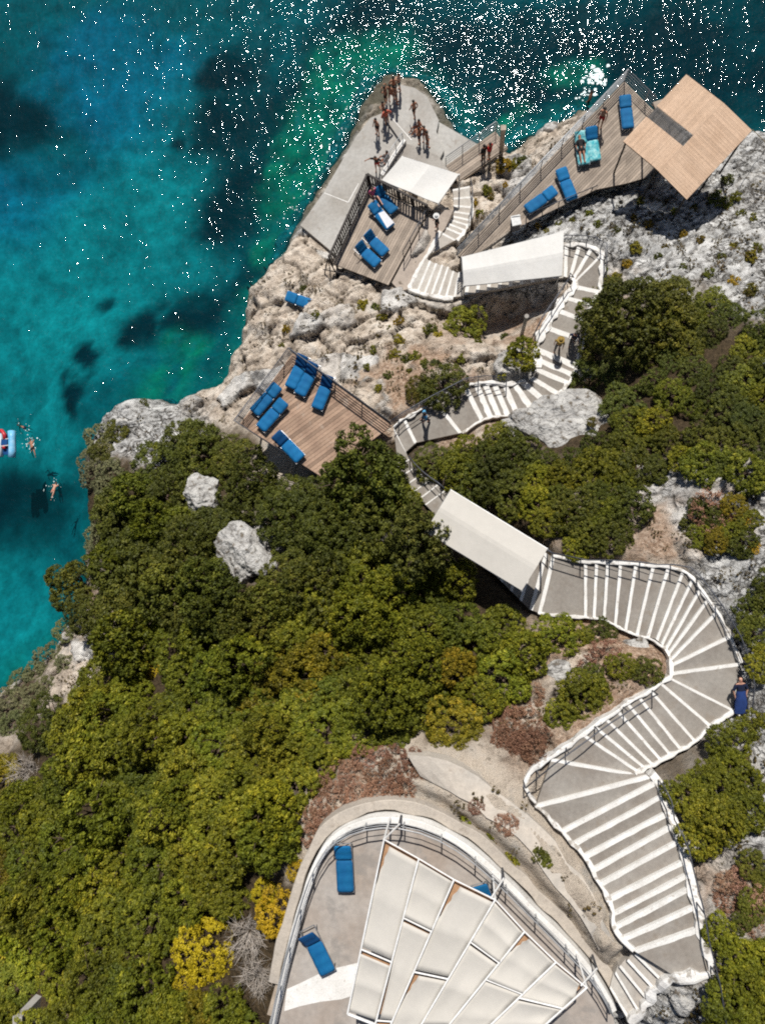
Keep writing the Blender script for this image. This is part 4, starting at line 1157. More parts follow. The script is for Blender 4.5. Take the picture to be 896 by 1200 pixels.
for i in range(6):
    L_, R_ = SB[i], SB[i+1]
    js = JO[i][:] + ([1.45] if JO[i][-1] < 1.4 else [2.0])
    js = [j for j in js]
    if i == 0: js = [0, .63, 1.0]
    if i == 1: js = [0, .36, .985, 1.5]
    sagb = .05
    for j in range(len(js)-1):
        t0, t1 = js[j]+.012, js[j+1]-.012
        tilt = random.uniform(-.03, .05)
        A_ = [zp3(*ext(L_, t0)), zp3(*ext(R_, t0 if not (i == 0 and j == 0) else t0)), zp3(*ext(R_, t1)), zp3(*ext(L_, t1))]
        # pull in from the beams
        c = sum(A_, Vector((0, 0, 0)))/4
        A_ = [p+(c-p).normalized()*.035 for p in A_]
        nx, ny = 8, 16
        cut = cuts.get((i, j))
        vs = []; drop = []
        for y in range(ny+1):
            for x in range(nx+1):
                u, v = x/nx, y/ny
                uu = u
                # torn or slipped corner
                if cut == 0: uu = max(u, (.17-.36*v)+.02*math.sin(v*40)) if u < .17 and v < .45 else u
                if cut == 1: uu = min(u, 1-(.2-.45*v)) if v < .42 else u
                if cut == 3: uu = max(u, (v-.2)*.22) if v > .2 else u
                p = A_[0].lerp(A_[1], uu).lerp(A_[3].lerp(A_[2], uu), v)
                p.z += .05 - .09*math.sin(math.pi*v)*(.5+.5*math.sin(math.pi*u)) - .05*abs(math.sin(2*math.pi*v)) + tilt*(v-.5)*3 + .012*math.sin(u*9+i*2+j)*math.sin(math.pi*v)
                vs.append(p)
        fs = [(y*(nx+1)+x, (y+1)*(nx+1)+x, (y+1)*(nx+1)+x+1, y*(nx+1)+x+1) for y in range(ny) for x in range(nx)]
        n = len(vs)
        vs2 = vs+[p-up*.012 for p in vs]
        rim = [(0+x) for x in range(nx+1)]+[y*(nx+1)+nx for y in range(1, ny+1)]+[ny*(nx+1)+x for x in range(nx-1, -1, -1)]+[y*(nx+1) for y in range(ny-1, 0, -1)]
        fs2 = fs+[tuple(n+q for q in f[::-1]) for f in fs]+[(rim[k], rim[(k+1) % len(rim)], n+rim[(k+1) % len(rim)], n+rim[k]) for k in range(len(rim))]
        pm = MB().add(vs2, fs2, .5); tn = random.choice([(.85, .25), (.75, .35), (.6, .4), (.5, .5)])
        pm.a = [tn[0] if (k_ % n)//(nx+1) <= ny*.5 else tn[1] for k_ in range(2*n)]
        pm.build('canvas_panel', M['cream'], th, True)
        # reed mat under it
        q = [p-up*.22 for p in A_]
        MB().prism([(p.x, p.y, p.z) for p in q], .02, None).build('reed_mat', M['reed'], th)
        if j > 0:
            a, b = zp3(*ext(L_, js[j]), ZP+.05), zp3(*ext(R_, js[j]), ZP+.05)
            MB().tube(a, b, .03, n=6).build('cross_bar', M['whitemetal'], th)
    # outer end bar
    a, b = zp3(*SB[i][0], ZP+.03), zp3(*SB[i+1][0], ZP+.03)
    MB().tube(a, b, .028).build('end_bar', M['whitemetal'], th)
for i, s in enumerate(SB):
    e = [1.0, 1.0, 1.5, 1.5, 1.5, 2.0, 2.0][i]
    a, b = zp3(*s[0], ZP+.06), zp3(*ext(s, e), ZP+.06)
    MB().tube(a, b, .034, n=8).build('beam', M['whitemetal'], th)
    f = zp3(*s[0])
    if i in (0, 3, 6): MB().tube((f.x, f.y, ZTER-.05), (f.x, f.y, ZP), .04, n=8).build('post', M['whitemetal'], th)
    if i < 2:
        f = zp3(*ext(s, .98)); MB().tube((f.x, f.y, ZTER-.05), (f.x, f.y, ZP), .04, n=8).build('post', M['whitemetal'], th)
a, b = zp3(218,668,ZP), zp3(330,712,ZP); MB().tube(a, b, .05).build('end_bar', M['whitemetal'], th)
for a, b in (((305,252),(342,215)), ((560,392),(590,345)), ((775,600),(812,560))):
    p, q = zp3(*a, ZP+.06), zp3(*b, ZTER+1.1)
    MB().tube(p, q, .035).build('stay', M['whitemetal'], th)
    MB().tube((q.x, q.y, ZTER+.2), q, .05).build('stay_post', M['metal'], th)
# plank and boards outside the wall, lower left
a, b = at(338,1118,ZTER-.3), at(318,1190,ZTER-.5); d = (b-a); L = d.length; d.normalize(); ax = Matrix((d, Vector((-d.y, d.x, 0)), d.cross(Vector((-d.y, d.x, 0))))).transposed()
tag(MB().box((a+b)/2, (L, .36, .07), ax).build('bleached_plank', M['post'], loc=a), 'long bleached plank leaning along the outside of the round white terrace wall', 'plank')

# ---------------------------------------------------------------- sun loungers
def lounger(label, head, foot, z, back=28, group='blue sun loungers', fabric='blue', towel=None, backmat=None, tilt=None):
    h = at(*head, z+.3); f = at(*foot, z+.3)
    c = (h+f)/2; d = (h-f); d.z = 0; d.normalize()
    rz = math.atan2(d.y, d.x)-math.pi/2       # local +y points to the head
    th = thing('sun_lounger', label, 'sun lounger', (c.x, c.y, z), group, rz)
    if tilt: th.rotation_euler = (tilt[0], tilt[1], rz)
    W = .66; yb = .28      # hinge of the backrest
    a = math.radians(back); bl = .72
    fr = MB()
    for sx_ in (-W/2, W/2):
        fr.path([(sx_, -.98, .27), (sx_, yb, .27), (sx_, .92, .27)], .022)
    for y in (-.98, -.3, yb, .92): fr.tube((-W/2, y, .27), (W/2, y, .27), .02)
    for sx_ in (-W/2+.01, W/2-.01): fr.tube((sx_, yb, .275), (sx_, yb+bl*math.cos(a), .275+bl*math.sin(a)), .018)
    fr.part('frame', M['frame'], th)
    for sx_ in (-W/2, W/2):
        for y in (-.80, .74): MB().tube((sx_, y, .26), (sx_, y+(.05 if y > 0 else -.05), 0), .02).part('leg', M['frame'], th)
    def pad(y0, y1, zz0, zz1, w, t_, mat, name, nseg, seed):
        vs = []; nx = 6
        prof = []
        for k in range(nseg+1):
            q = k/nseg; y = y0+(y1-y0)*q; zc = zz0+(zz1-zz0)*q+.012*math.sin(q*math.pi*nseg/2)
            endk = min(q, 1-q)*nseg
            ww = w*(.5 if endk > .5 else (.44))
            for i in range(nx+1):
                x = -ww+2*ww*i/nx; ed = 1-abs(2*i/nx-1)**4
                vs.append((x, y, zc+t_*(.35+.65*ed)*(1 if endk > .5 else .6)))
        n = len(vs)
        vs += [(x, y, zz0+(zz1-zz0)*((y-y0)/(y1-y0))) for x, y, _ in vs]
        fs = []
        for k in range(nseg):
            for i in range(nx):
                q = k*(nx+1)+i; fs += [(q, q+1, q+nx+2, q+nx+1), (n+q, n+q+nx+1, n+q+nx+2, n+q+1)]
        for k in range(nseg):
            q = k*(nx+1); fs.append((q, q+nx+1, n+q+nx+1, n+q)); q += nx; fs.append((q, n+q, n+q+nx+1, q+nx+1))
        for i in range(nx):
            fs.append((i, n+i, n+i+1, i+1)); q = nseg*(nx+1)+i; fs.append((q, q+1, n+q+1, n+q))
        return MB().add(vs, fs, random.uniform(.2, .8)).part(name, M[mat], th, True)
    pad(-.97, yb-.01, .285, .285, W+.02, .075, fabric, 'mattress', 12, 1)
    pad(yb+.01, yb+.01+bl*math.cos(a), .29, .29+bl*math.sin(a), W+.02, .07, backmat or fabric, 'backrest', 8, 2)
    if towel:
        MB().add([(-.22, -.9, .372), (.33, -.9, .372), (.33, .1, .372), (-.05, .22, .372)]+[(-.22, -.9, .35), (.33, -.9, .35), (.33, .1, .35), (-.05, .22, .35)],
                 [(0, 1, 2, 3), (7, 6, 5, 4), (0, 4, 5, 1), (1, 5, 6, 2), (2, 6, 7, 3), (3, 7, 4, 0)]).part('towel', M[towel], th)
    return th
G3 = 'blue loungers on the brown deck'
lounger('blue lounger nearest the seaward corner in the row of three on the brown deck', (357,419), (341,452), ZDECK3, 38, G3, backmat='blueshaded')
lounger('middle blue lounger in the row of three on the brown deck', (370,426), (351,462), ZDECK3, 38, G3, backmat='blueshaded')
lounger('blue lounger at the inland end of the row of three along the brown deck railing', (387,440), (371,479), ZDECK3, 38, G3, backmat='blueshaded')
lounger('flat blue lounger half hidden behind the seaward rails of the brown deck', (321,457), (302,479), ZDECK3, 3, G3)
lounger('flat blue lounger second in from the seaward rails of the brown deck', (330,474), (308,499), ZDECK3, 6, G3)
lounger('blue lounger lying along the open edge of the brown deck above the stilts', (322,507), (354,540), ZDECK3, 34, G3, backmat='blueshaded')
G1 = 'blue loungers on the pale slatted-fence deck'
lounger('blue lounger with the sunbather in pink at its head, nearest the fence corner', (440,222), (462,248), ZD1, 48, G1)
lounger('blue lounger half covered by a pale towel on the slatted fence deck', (434,238), (459,268), ZD1, 20, G1, towel='towel')
lounger('steeply raised blue lounger, inner one of the pair low on the slatted fence deck', (427,273), (452,297), ZD1, 62, G1)
lounger('steeply raised blue lounger, seaward one of the pair low on the slatted fence deck', (418,287), (442,309), ZD1, 58, G1)
G2 = 'blue loungers on the wedge shaped deck'
lounger('blue lounger alone in the seaward point of the wedge shaped deck', (731,110), (736,154), ZD2, 8, G2)
lounger('lounger under a patterned aqua towel with a person lying on it', (679,157), (684,192), ZD2, 14, G2, fabric='aqua')
lounger('empty lounger under a patterned aqua towel beside the sunbather', (691,153), (697,187), ZD2, 30, G2, fabric='aqua', backmat='blue')
lounger('plain blue lounger beside the low railing with its foot at the inland deck edge', (656,198), (671,235), ZD2, 10, G2)
lounger('plain blue lounger slanting along the low railing nearest the white bin', (649,223), (617,246), ZD2, 6, G2)
GT = 'blue loungers on the round terrace'
lounger('blue lounger standing upright in the photo at the top of the round terrace', (402,986), (405,1047), ZTER, 24, GT)
lounger('blue lounger with raised back resting against the left side of the round terrace wall', (359,1088), (384,1140), ZTER, 36, GT, backmat='blueshaded')
lounger('blue lounger peeping out under the edge of the canvas pergola', (561,1037), (578,1090), ZTER, 20, GT)
q = gp(352,352, .0); t_ = lounger('lone blue lounger left on the bare pale rock away from the decks', (341,348), (364,356), q.z+.10, 8, 'stray lounger', tilt=(.05, -.12))

# ---------------------------------------------------------------- raft at the left edge
q = at(6,521,0)
th = thing('inflatable_raft', 'pale blue, white and red inflatable raft cut off by the left edge of the photo', 'raft', q)
MB().path([(.55, .95, .12), (.62, .5, .14), (.66, 0, .15), (.70, -.5, .14), (.66, -.95, .12)], .26, n=10).part('float', M['raftblue'], th, True)
MB().path([(-.35, .75, .16), (-.30, 0, .18), (-.22, -.9, .16)], .24, n=10).part('float', M['raftwhite'], th, True)
MB().path([(-.75, .80, .14), (-.72, 0, .16), (-.68, -.8, .14)], .20, n=10).part('float', M['raftwhite'], th, True)
MB().path([(-.5, 1.0, .2), (-.1, .95, .24), (.12, .7, .26), (.16, .35, .26)], .14, n=10).part('bolster', M['raftred'], th, True)
MB().path([(.10, -.1, .22), (.12, -.35, .22)], .12, n=10).part('bolster', M['raftred'], th, True)
mb = MB(); mb.box((.16, .12, .27), (.46, .42, .14)); mb.part('seat', M['raftnavy'], th)
for y in (.36, -.12): MB().box((.35, y, .33), (.9, .045, .02), Matrix.Rotation(.12, 3, 'Z')).part('strap', M['cloth_offwhite'], th)
MB().box((0, 0, .06), (1.1, 1.5, .06)).part('floor', M['raftnavy'], th)

# ---------------------------------------------------------------- people
def body_mesh(key, J, faces=True):
    """J: dict joint->(x,y,z). One skinned, continuous figure."""
    verts = []; rad = []; edges = []; idx = {}
    def V(name, p, r):
        idx[name] = len(verts); verts.append(p); rad.append(r)
    def E(a, b): edges.append((idx[a], idx[b]))
    R_ = dict(pelvis=(.135, .105), spine=(.115, .09), chest=(.135, .10), neck=(.052, .052), head=(.075, .085), crown=(.085, .095), top=(.05, .055))
    for n in ('pelvis', 'spine', 'chest', 'neck', 'head', 'crown', 'top'): V(n, J[n], R_[n])
    for a, b in (('pelvis', 'spine'), ('spine', 'chest'), ('chest', 'neck'), ('neck', 'head'), ('head', 'crown'), ('crown', 'top')): E(a, b)
    for s in 'lr':
        V('sh'+s, J['sh'+s], .056); V('el'+s, J['el'+s], .041); V('wr'+s, J['wr'+s], .027); V('pm'+s, J['pm'+s], .034)
        V('hip'+s, J['hip'+s], .088); V('kn'+s, J['kn'+s], .056); V('an'+s, J['an'+s], .038); V('to'+s, J['to'+s], .034)
        E('chest', 'sh'+s); E('sh'+s, 'el'+s); E('el'+s, 'wr'+s); E('wr'+s, 'pm'+s)
        E('pelvis', 'hip'+s); E('hip'+s, 'kn'+s); E('kn'+s, 'an'+s); E('an'+s, 'to'+s)
        w = Vector(J['wr'+s]); p = Vector(J['pm'+s]); d = (p-w).normalized()
        side_ = d.cross(Vector((0, 0, 1)) if abs(d.z) < .8 else Vector((1, 0, 0))).normalized()
        cur = d.cross(side_).normalized()
        for k, (o_, l_) in enumerate(((-.030, .060), (-.010, .072), (.011, .067), (.031, .052))):
            V('f%d%s' % (k, s), p+d*.045+side_*o_, .0085); V('g%d%s' % (k, s), p+d*(.045+l_*.9)+side_*(o_*1.15)+cur*.018, .007)
            E('pm'+s, 'f%d%s' % (k, s)); E('f%d%s' % (k, s), 'g%d%s' % (k, s))
        V('th'+s, p+side_*-.05+d*.0, .010); V('ti'+s, p+side_*-.068+d*.045, .008); E('pm'+s, 'th'+s); E('th'+s, 'ti'+s)
    me = bpy.data.meshes.new('b'); me.from_pydata([tuple(v) for v in verts], edges, []); me.update()
    ob = bpy.data.objects.new('b', me); COL.objects.link(ob)
    sk_ = ob.modifiers.new('s', 'SKIN'); ss = ob.modifiers.new('u', 'SUBSURF'); ss.levels = 1; ss.render_levels = 1
    for i, r in enumerate(rad):
        me.skin_vertices[0].data[i].radius = r if isinstance(r, tuple) else (r, r)
    me.skin_vertices[0].data[0].use_root = True
    dg = bpy.context.evaluated_depsgraph_get(); dg.update()
    out = bpy.data.meshes.new_from_object(ob.evaluated_get(dg))
    bpy.data.objects.remove(ob); bpy.data.meshes.remove(me)
    out.polygons.foreach_set('use_smooth', [True]*len(out.polygons))
    # face: nose pulled out
    up_ = (Vector(J['crown'])-Vector(J['neck'])).normalized(); fw = Vector(J.get('face', (0, 1, 0))).normalized()
    nose = Vector(J['head'])+up_*.045+fw*.09
    for v in out.vertices:
        dd = (v.co-nose).length
        if dd < .04: v.co += fw*.022*(1-dd/.04)
    return out
def stand(arm='down', stride=0.0, lean=0.0, w=1.0):
    J = dict(pelvis=(0, 0, .94), spine=(0, .0, 1.13), chest=(0, lean*.3, 1.33), neck=(0, lean*.5, 1.47), head=(0, lean*.6+.01, 1.56), crown=(0, lean*.6+.015, 1.64), top=(0, lean*.6+.01, 1.705), face=(0, 1, 0))
    for s, q in (('l', -1), ('r', 1)):
        st = stride*q
        J['hip'+s] = (.09*q, 0, .88); J['kn'+s] = (.10*q, .03+st*.5, .50); J['an'+s] = (.10*q, -.01+st, .08+max(0, -st)*.12); J['to'+s] = (.12*q, .15+st, .035)
        J['sh'+s] = (.17*q*w, lean*.4, 1.39)
        if arm == 'down': J['el'+s] = (.235*q, -.03-st*.3, 1.12); J['wr'+s] = (.25*q, .06-st*.5, .89); J['pm'+s] = (.25*q, .09-st*.5, .81)
        elif arm == 'hips': J['el'+s] = (.36*q, -.08, 1.16); J['wr'+s] = (.20*q, .06, .98); J['pm'+s] = (.13*q, .10, .97)
        elif arm == 'up': J['el'+s] = (.33*q, .05, 1.45); J['wr'+s] = (.22*q, .10, 1.66); J['pm'+s] = (.16*q, .09, 1.71)
        elif arm == 'fold': J['el'+s] = (.23*q, .02, 1.12); J['wr'+s] = (.05*q, .19, 1.16); J['pm'+s] = (-.03*q, .20, 1.18)
        elif arm == 'out': J['el'+s] = (.40*q, .06, 1.33); J['wr'+s] = (.60*q, .18, 1.30); J['pm'+s] = (.66*q, .22, 1.29)
    return J
def sit(kneeup=.0):
    J = dict(pelvis=(0, 0, .13), spine=(0, -.03, .32), chest=(0, -.05, .52), neck=(0, -.04, .66), head=(0, -.02, .75), crown=(0, -.01, .83), top=(0, -.01, .89), face=(0, 1, 0))
    for s, q in (('l', -1), ('r', 1)):
        J['hip'+s] = (.10*q, .03, .10); J['kn'+s] = (.13*q, .42, .12+kneeup); J['an'+s] = (.12*q, .82-kneeup*.6, .07); J['to'+s] = (.13*q, .92-kneeup*.5, .16-kneeup*.1)
        J['sh'+s] = (.17*q, -.05, .58); J['el'+s] = (.25*q, -.12, .33); J['wr'+s] = (.22*q, .06, .14 if not kneeup else .25); J['pm'+s] = (.20*q, .13, .10 if not kneeup else .25)
    return J
def lie(prone=False):
    """lying on the back, head to +y, facing +z"""
    J = dict(pelvis=(0, -.05, .12), spine=(0, .15, .11), chest=(0, .35, .12), neck=(0, .50, .11), head=(0, .59, .13), crown=(0, .67, .14), top=(0, .73, .14), face=(0, 0, 1))
    for s, q in (('l', -1), ('r', 1)):
        J['hip'+s] = (.09*q, -.10, .11); J['kn'+s] = (.11*q, -.48, .13); J['an'+s] = (.10*q, -.88, .07); J['to'+s] = (.13*q, -.95, .17)
        J['sh'+s] = (.17*q, .41, .11); J['el'+s] = (.27*q, .15, .09); J['wr'+s] = (.22*q, -.08, .09); J['pm'+s] = (.20*q, -.16, .09)
    return J
def swim():
    J = lie()
    J['elr'] = (.30, .62, .08); J['wrr'] = (.20, .86, .06); J['pmr'] = (.16, .95, .05)
    J['ell'] = (-.42, .30, .05); J['wrl'] = (-.55, .12, .03); J['pml'] = (-.58, .04, .02)
    J['knl'] = (-.18, -.45, .03); J['anl'] = (-.16, -.8, -.05); J['tol'] = (-.16, -.93, -.08)
    J['face'] = (0, .2, -1)
    return J
POSES = dict(stand=stand(), stride=stand('down', .17), hips=stand('hips'), armsup=stand('up'), fold=stand('fold', .05), lean=stand('out', .1, .12), sit=sit(), sitknee=sit(.25), lie=lie(), swim=swim())
BM = {}
def shell(me, sel, off, name):
    """clothing: the faces of the body chosen by sel, pushed outwards, as a mesh of its own"""
    vs = {}; V_ = []; Fs = []
    for p in me.polygons:
        if all(sel(me.vertices[i].co) for i in p.vertices):
            f = []
            for i in p.vertices:
                if i not in vs:
                    vs[i] = len(V_); v = me.vertices[i]; V_.append(v.co+v.normal*off)
                f.append(vs[i])
            Fs.append(f)
    m2 = bpy.data.meshes.new(name); m2.from_pydata([tuple(v) for v in V_], [], Fs)
    m2.polygons.foreach_set('use_smooth', [True]*len(Fs)); m2.update()
    return m2
def selfun(J, kind):
    P = {k: Vector(v) for k, v in J.items()}
    ax_t = (P['chest']-P['pelvis']).normalized()
    def tor(c): return (c-P['pelvis']).dot(ax_t)
    LT = (P['chest']-P['pelvis']).length
    def near_leg(c, lo, hi):
        for s in 'lr':
            a, b = P['hip'+s], P['kn'+s]; d = b-a; t_ = (c-a).dot(d)/d.length_squared
            if lo <= t_ <= hi and (c-a-d*t_).length < .14: return True
        return False
    def arm(c):
        for s in 'lr':
            for a, b in ((P['sh'+s], P['el'+s]), (P['el'+s], P['wr'+s]), (P['wr'+s], P['pm'+s])):
                d = b-a; t_ = min(1, max(0, (c-a).dot(d)/d.length_squared))
                if t_ > .25 and (c-a-d*t_).length < .085: return True
        return False
    if kind == 'shorts': return lambda c: ((-.12 < tor(c) < .10 and not arm(c)) or near_leg(c, -.1, .5)) and (c-P['pelvis']).length < .42
    if kind == 'briefs': return lambda c: -.10 < tor(c) < .07 and not arm(c) and (c-P['pelvis']).length < .26
    if kind == 'top': return lambda c: LT*.72 < tor(c) < LT*1.12 and not arm(c) and (c-P['chest']).length < .24
    if kind == 'shirt': return lambda c: .02 < tor(c) < LT*1.28 and (c-P['chest']).length < .46 and not (arm(c) and min((c-P['wrl']).length, (c-P['wrr']).length) < .24)
    if kind == 'trousers': return lambda c: (-.14 < tor(c) < .06 and not arm(c) and (c-P['pelvis']).length < .3) or near_leg(c, -.1, 1.1) or any((c-lerp(P['kn'+s], P['an'+s], .4)).length < .26 for s in 'lr')
    if kind == 'hair':
        f = P['face']
        return lambda c: (c-P['crown']).length < .145 and ((c-P['head']).dot((P['crown']-P['neck']).normalized()) > .075 or (c-P['head']).dot(f) < -.005) and (c-P['head']).dot(f) < .075
    if kind == 'longhair':
        f = P['face']
        return lambda c: (c-P['crown']).length < .27 and (c-P['head']).dot(f) < .03 and (c-P['neck']).dot((P['crown']-P['neck']).normalized()) > -.04
def person(label, pose, loc, rz, wear=(('shorts', 'navy'),), skin='skin', hair='hair', scale=1.0, rot=None, group=None, hairkind='hair', eyes=False):
    J = POSES[pose]
    if pose not in BM: BM[pose] = body_mesh(pose, J)
    me = BM[pose].copy(); me.materials.clear(); me.materials.append(M[skin])
    o = bpy.data.objects.new('person', me); COL.objects.link(o)
    o.location = loc; o.rotation_euler = rot if rot else (0, 0, rz); o.scale = (scale,)*3
    tag(o, label, 'person', group)
    for kind, colr in wear:
        m2 = shell(BM[pose], selfun(J, kind), .014 if kind != 'shirt' else .02, kind)
        m2.materials.append(M['cloth_'+colr])
        c = bpy.data.objects.new({'shorts': 'swim_shorts', 'briefs': 'swim_briefs', 'top': 'bikini_top', 'shirt': 'shirt', 'trousers': 'trousers'}[kind], m2)
        COL.objects.link(c); c.parent = o
    m2 = shell(BM[pose], selfun(J, hairkind), .022, 'hair'); m2.materials.append(M[hair])
    c = bpy.data.objects.new('hair', m2); COL.objects.link(c); c.parent = o
    if eyes:
        f = Vector(J['face']).normalized(); u_ = (Vector(J['crown'])-Vector(J['neck'])).normalized(); u_ = (u_-f*u_.dot(f)).normalized(); s_ = f.cross(u_)
        for k in (-1, 1): MB().ball(Vector(J['head'])+u_*.075+f*.082+s_*(.032*k), .012, seg=6, rings=4).part('eye', M['eye'], o)
        MB().ball(Vector(J['head'])+u_*.0+f*.082, (.022, .012, .008), seg=6, rings=4).part('mouth', M['cloth_red'], o)
    return o
PI = math.pi
GP = 'bathers on the concrete platform'
def pf(px, py, z=ZPLAT): return at(px, py, z)
person('tanned man in dark shorts standing alone at the seaward left of the platform', 'stand', pf(443,157), 2.4, (('shorts', 'black'),), group=GP)
person('bather in a coral top standing with hands on hips beside the thin pole', 'hips', pf(454,146), .5, (('shirt', 'coral'), ('briefs', 'black')), group=GP)
person('tanned bather with dark shorts close behind the one in the coral top', 'fold', pf(451,138), 2.0, (('shorts', 'navy'),), group=GP)
person('bather with both arms raised at the left of the group on the platform tip', 'armsup', pf(453,121,ZPLAT+.2), 1.1, (('shorts', 'black'),), group=GP)
person('tanned bather in red briefs in the middle of the group on the platform tip', 'stride', pf(459,119,ZPLAT+.2), -.6, (('briefs', 'red'), ('top', 'red')), group=GP)
person('bather in navy shorts at the right of the group on the platform tip', 'stand', pf(465,121,ZPLAT+.2), -1.6, (('shorts', 'navy'),), group=GP)
person('bather facing the sea in front of the group on the platform tip', 'hips', pf(463,110,ZPLAT+.2), .1, (('shorts', 'grey'),), group=GP)
person('fair bather in teal shorts nearest the water on the platform tip', 'fold', pf(469,106,ZPLAT+.2), 1.4, (('shorts', 'teal'),), 'skinlight', group=GP)
person('tanned man walking alone in dark shorts on the raised part of the platform', 'stride', pf(486,137,ZPLAT+.2), .6, (('shorts', 'black'),), group=GP)
person('bather in coral swimwear sitting with bent knees at the near side of the walking man', 'sitknee', pf(491,150,ZPLAT+.2), 2.2, (('briefs', 'coral'), ('top', 'coral')), group=GP)
person('man with folded arms on the left of the close trio by the small white canopy', 'fold', pf(492,168,ZPLAT+.2), 1.0, (('shorts', 'navy'),), group=GP)
person('woman in a red bikini in the close trio by the small white canopy', 'stand', pf(498,166,ZPLAT+.2), 2.6, (('briefs', 'red'), ('top', 'red')), group=GP)
person('man in blue shorts on the right of the close trio by the small white canopy', 'hips', pf(501,172,ZPLAT+.2), -1.2, (('shorts', 'teal'),), group=GP)
person('person in red shorts bending forward by the white wall on the platform', 'lean', pf(443,199), 2.9, (('shorts', 'red'), ('shirt', 'black')), group=GP)
person('dark clothed person sitting with bent knees beside the white wall', 'sitknee', pf(454,186), 1.9, (('shirt', 'grey'), ('shorts', 'black')), group=GP)
person('sunbather in pink lying back at the fence corner of the pale deck', 'sit', at(438,229,ZD1+.36), 3.7, (('shirt', 'pink'),), 'skinlight', 'hairbrown')
person('person in black with a white hat standing at the end of the slatted fence', 'stand', at(512,268,ZD1), 2.0, (('shirt', 'black'), ('trousers', 'black')), 'skinlight', 'cloth_offwhite' if False else 'hair')
h = bpy.data.objects[-1] if False else None
person('person in dark clothes on the left of two leaning on the footbridge rail', 'stand', at(566,188,ZBR), .7, (('shirt', 'black'), ('trousers', 'black')))
person('person in red on the right of two leaning on the footbridge rail', 'fold', at(573,186,ZBR), .9, (('shirt', 'red'), ('shorts', 'grey')))
person('tanned bather in red standing on the wedge shaped deck beside the aqua towels', 'stand', at(702,148,ZD2), 2.6, (('shorts', 'red'),))
person('dark haired person in black lying on the patterned aqua towel', 'lie', at(680,174,ZD2+.34), .12, (('shorts', 'black'), ('shirt', 'black')))
person('bather in dark swimwear standing on the shore rocks under the wedge shaped deck', 'stand', gp(690,118)+up*.02, 1.0, (('shorts', 'black'),))
person('walker in an ochre hat on the grey flight above the fan of white steps', 'stride', at(652,409,PATH[PERSONS][2]), PI*.92, (('shirt', 'ochre'), ('trousers', 'grey')), 'skinlight', 'hairbrown')
person('walker in dark clothes beside the dark bush on the grey flight', 'stride', at(669,402,PATH[PERSONS][2]), PI*.95, (('shirt', 'navy'), ('trousers', 'grey')), 'skinlight')
person('walker in a blue shirt on the level walk near the railing', 'stride', at(499,492,PATH[JUNC-2][2]), 1.9, (('shirt', 'paleblue'), ('trousers', 'navy')), 'skinlight')
# hat
p = at(512,268,ZD1)
tag(MB().ball(p+up*1.70, (.11, .12, .09)).tube(p+up*1.66, p+up*1.68, .19, n=14).build('sun_hat', M['cloth_offwhite'], loc=p+up*1.6), 'white sun hat on the person in black by the slatted fence', 'hat')
p = at(652,409,PATH[PERSONS][2])
tag(MB().ball(p+up*1.70, (.11, .12, .10)).tube(p+up*1.66, p+up*1.68, .20, n=14).build('sun_hat', M['cloth_ochre'], loc=p+up*1.6), 'ochre straw hat on the walker on the grey flight', 'hat')
# woman reclining against the rock at the turn of the stairs
a, b = at(866.5,787,PATH[L1+15][2]+.78), at(868,836,PATH[L1+15][2]+.12)
c = (a+b)/2; d = a-b
el = math.atan2(d.z, math.hypot(d.x, d.y)); az = math.atan2(d.y, d.x)-PI/2
wo = person('woman in a long blue dress reclining on rocks at the turn of the stairs', 'lie', c-up*.12, 0, (('shirt', 'navy'),), 'skinlight', 'hairbrown', 1.04, (el, 0, az), None, 'longhair', True)
vs = []; N = 12
for k in range(9):
    q = k/8; y = .16-q*1.0; w = .17+.12*q; hgt = .15+.05*math.sin(q*3)
    for i in range(N):
        an = 2*PI*i/N; rr = 1+.06*math.sin(an*5+k)
        vs.append((w*math.cos(an)*rr, y, .12+hgt*.75*math.sin(an)*rr))
fs = [(k*N+i, k*N+(i+1) % N, (k+1)*N+(i+1) % N, (k+1)*N+i) for k in range(8) for i in range(N)]
MB().add(vs, fs).part('dress', M['cloth_dress'], wo, True)
for k in (-1, 1): MB().ball((.11*k, -.93, .12), (.05, .05, .11), seg=8, rings=5).part('shoe', M['cloth_offwhite'], wo, True)
# flat stones she rests against
def rockmesh(seed, sx_, sy_, sz_, lvl=4, rough=.25, flat=0.0, mat='boulder'):
    bm = bmesh.new(); bmesh.ops.create_icosphere(bm, subdivisions=lvl, radius=1)
    co = np.array([v.co[:] for v in bm.verts]); r = np.random.default_rng(seed)
    off = r.uniform(0, 50, 3)
    disp = np.zeros(len(co))
    for k, (fq, am) in enumerate(((1.1, 1.0), (2.3, .55), (5.0, .34), (10, .20), (21, .11))):
        disp += am*(fbm(co[:, 0]*fq+off[0]+co[:, 2]*fq*.7, co[:, 1]*fq+off[1]-co[:, 2]*fq*.5, seed+k, 2))
    # facets
    for k in range(13):
        n = r.normal(size=3); n /= np.linalg.norm(n); h = r.uniform(.55, .9)
        dd = co @ n; m = dd > h
        co[m] -= np.outer((dd[m]-h)*.85, n)
    co *= (1+rough*disp)[:, None]
    co *= np.array([sx_, sy_, sz_])
    for v, c_ in zip(bm.verts, co): v.co = c_
    me = bpy.data.meshes.new('boulder'); bm.to_mesh(me); bm.free()
    me.materials.append(M[mat]); me.polygons.foreach_set('use_smooth', [True]*len(me.polygons))
    a_ = me.attributes.new('var', 'FLOAT', 'POINT'); a_.data.foreach_set('value', [.5]*len(me.vertices))
    return me
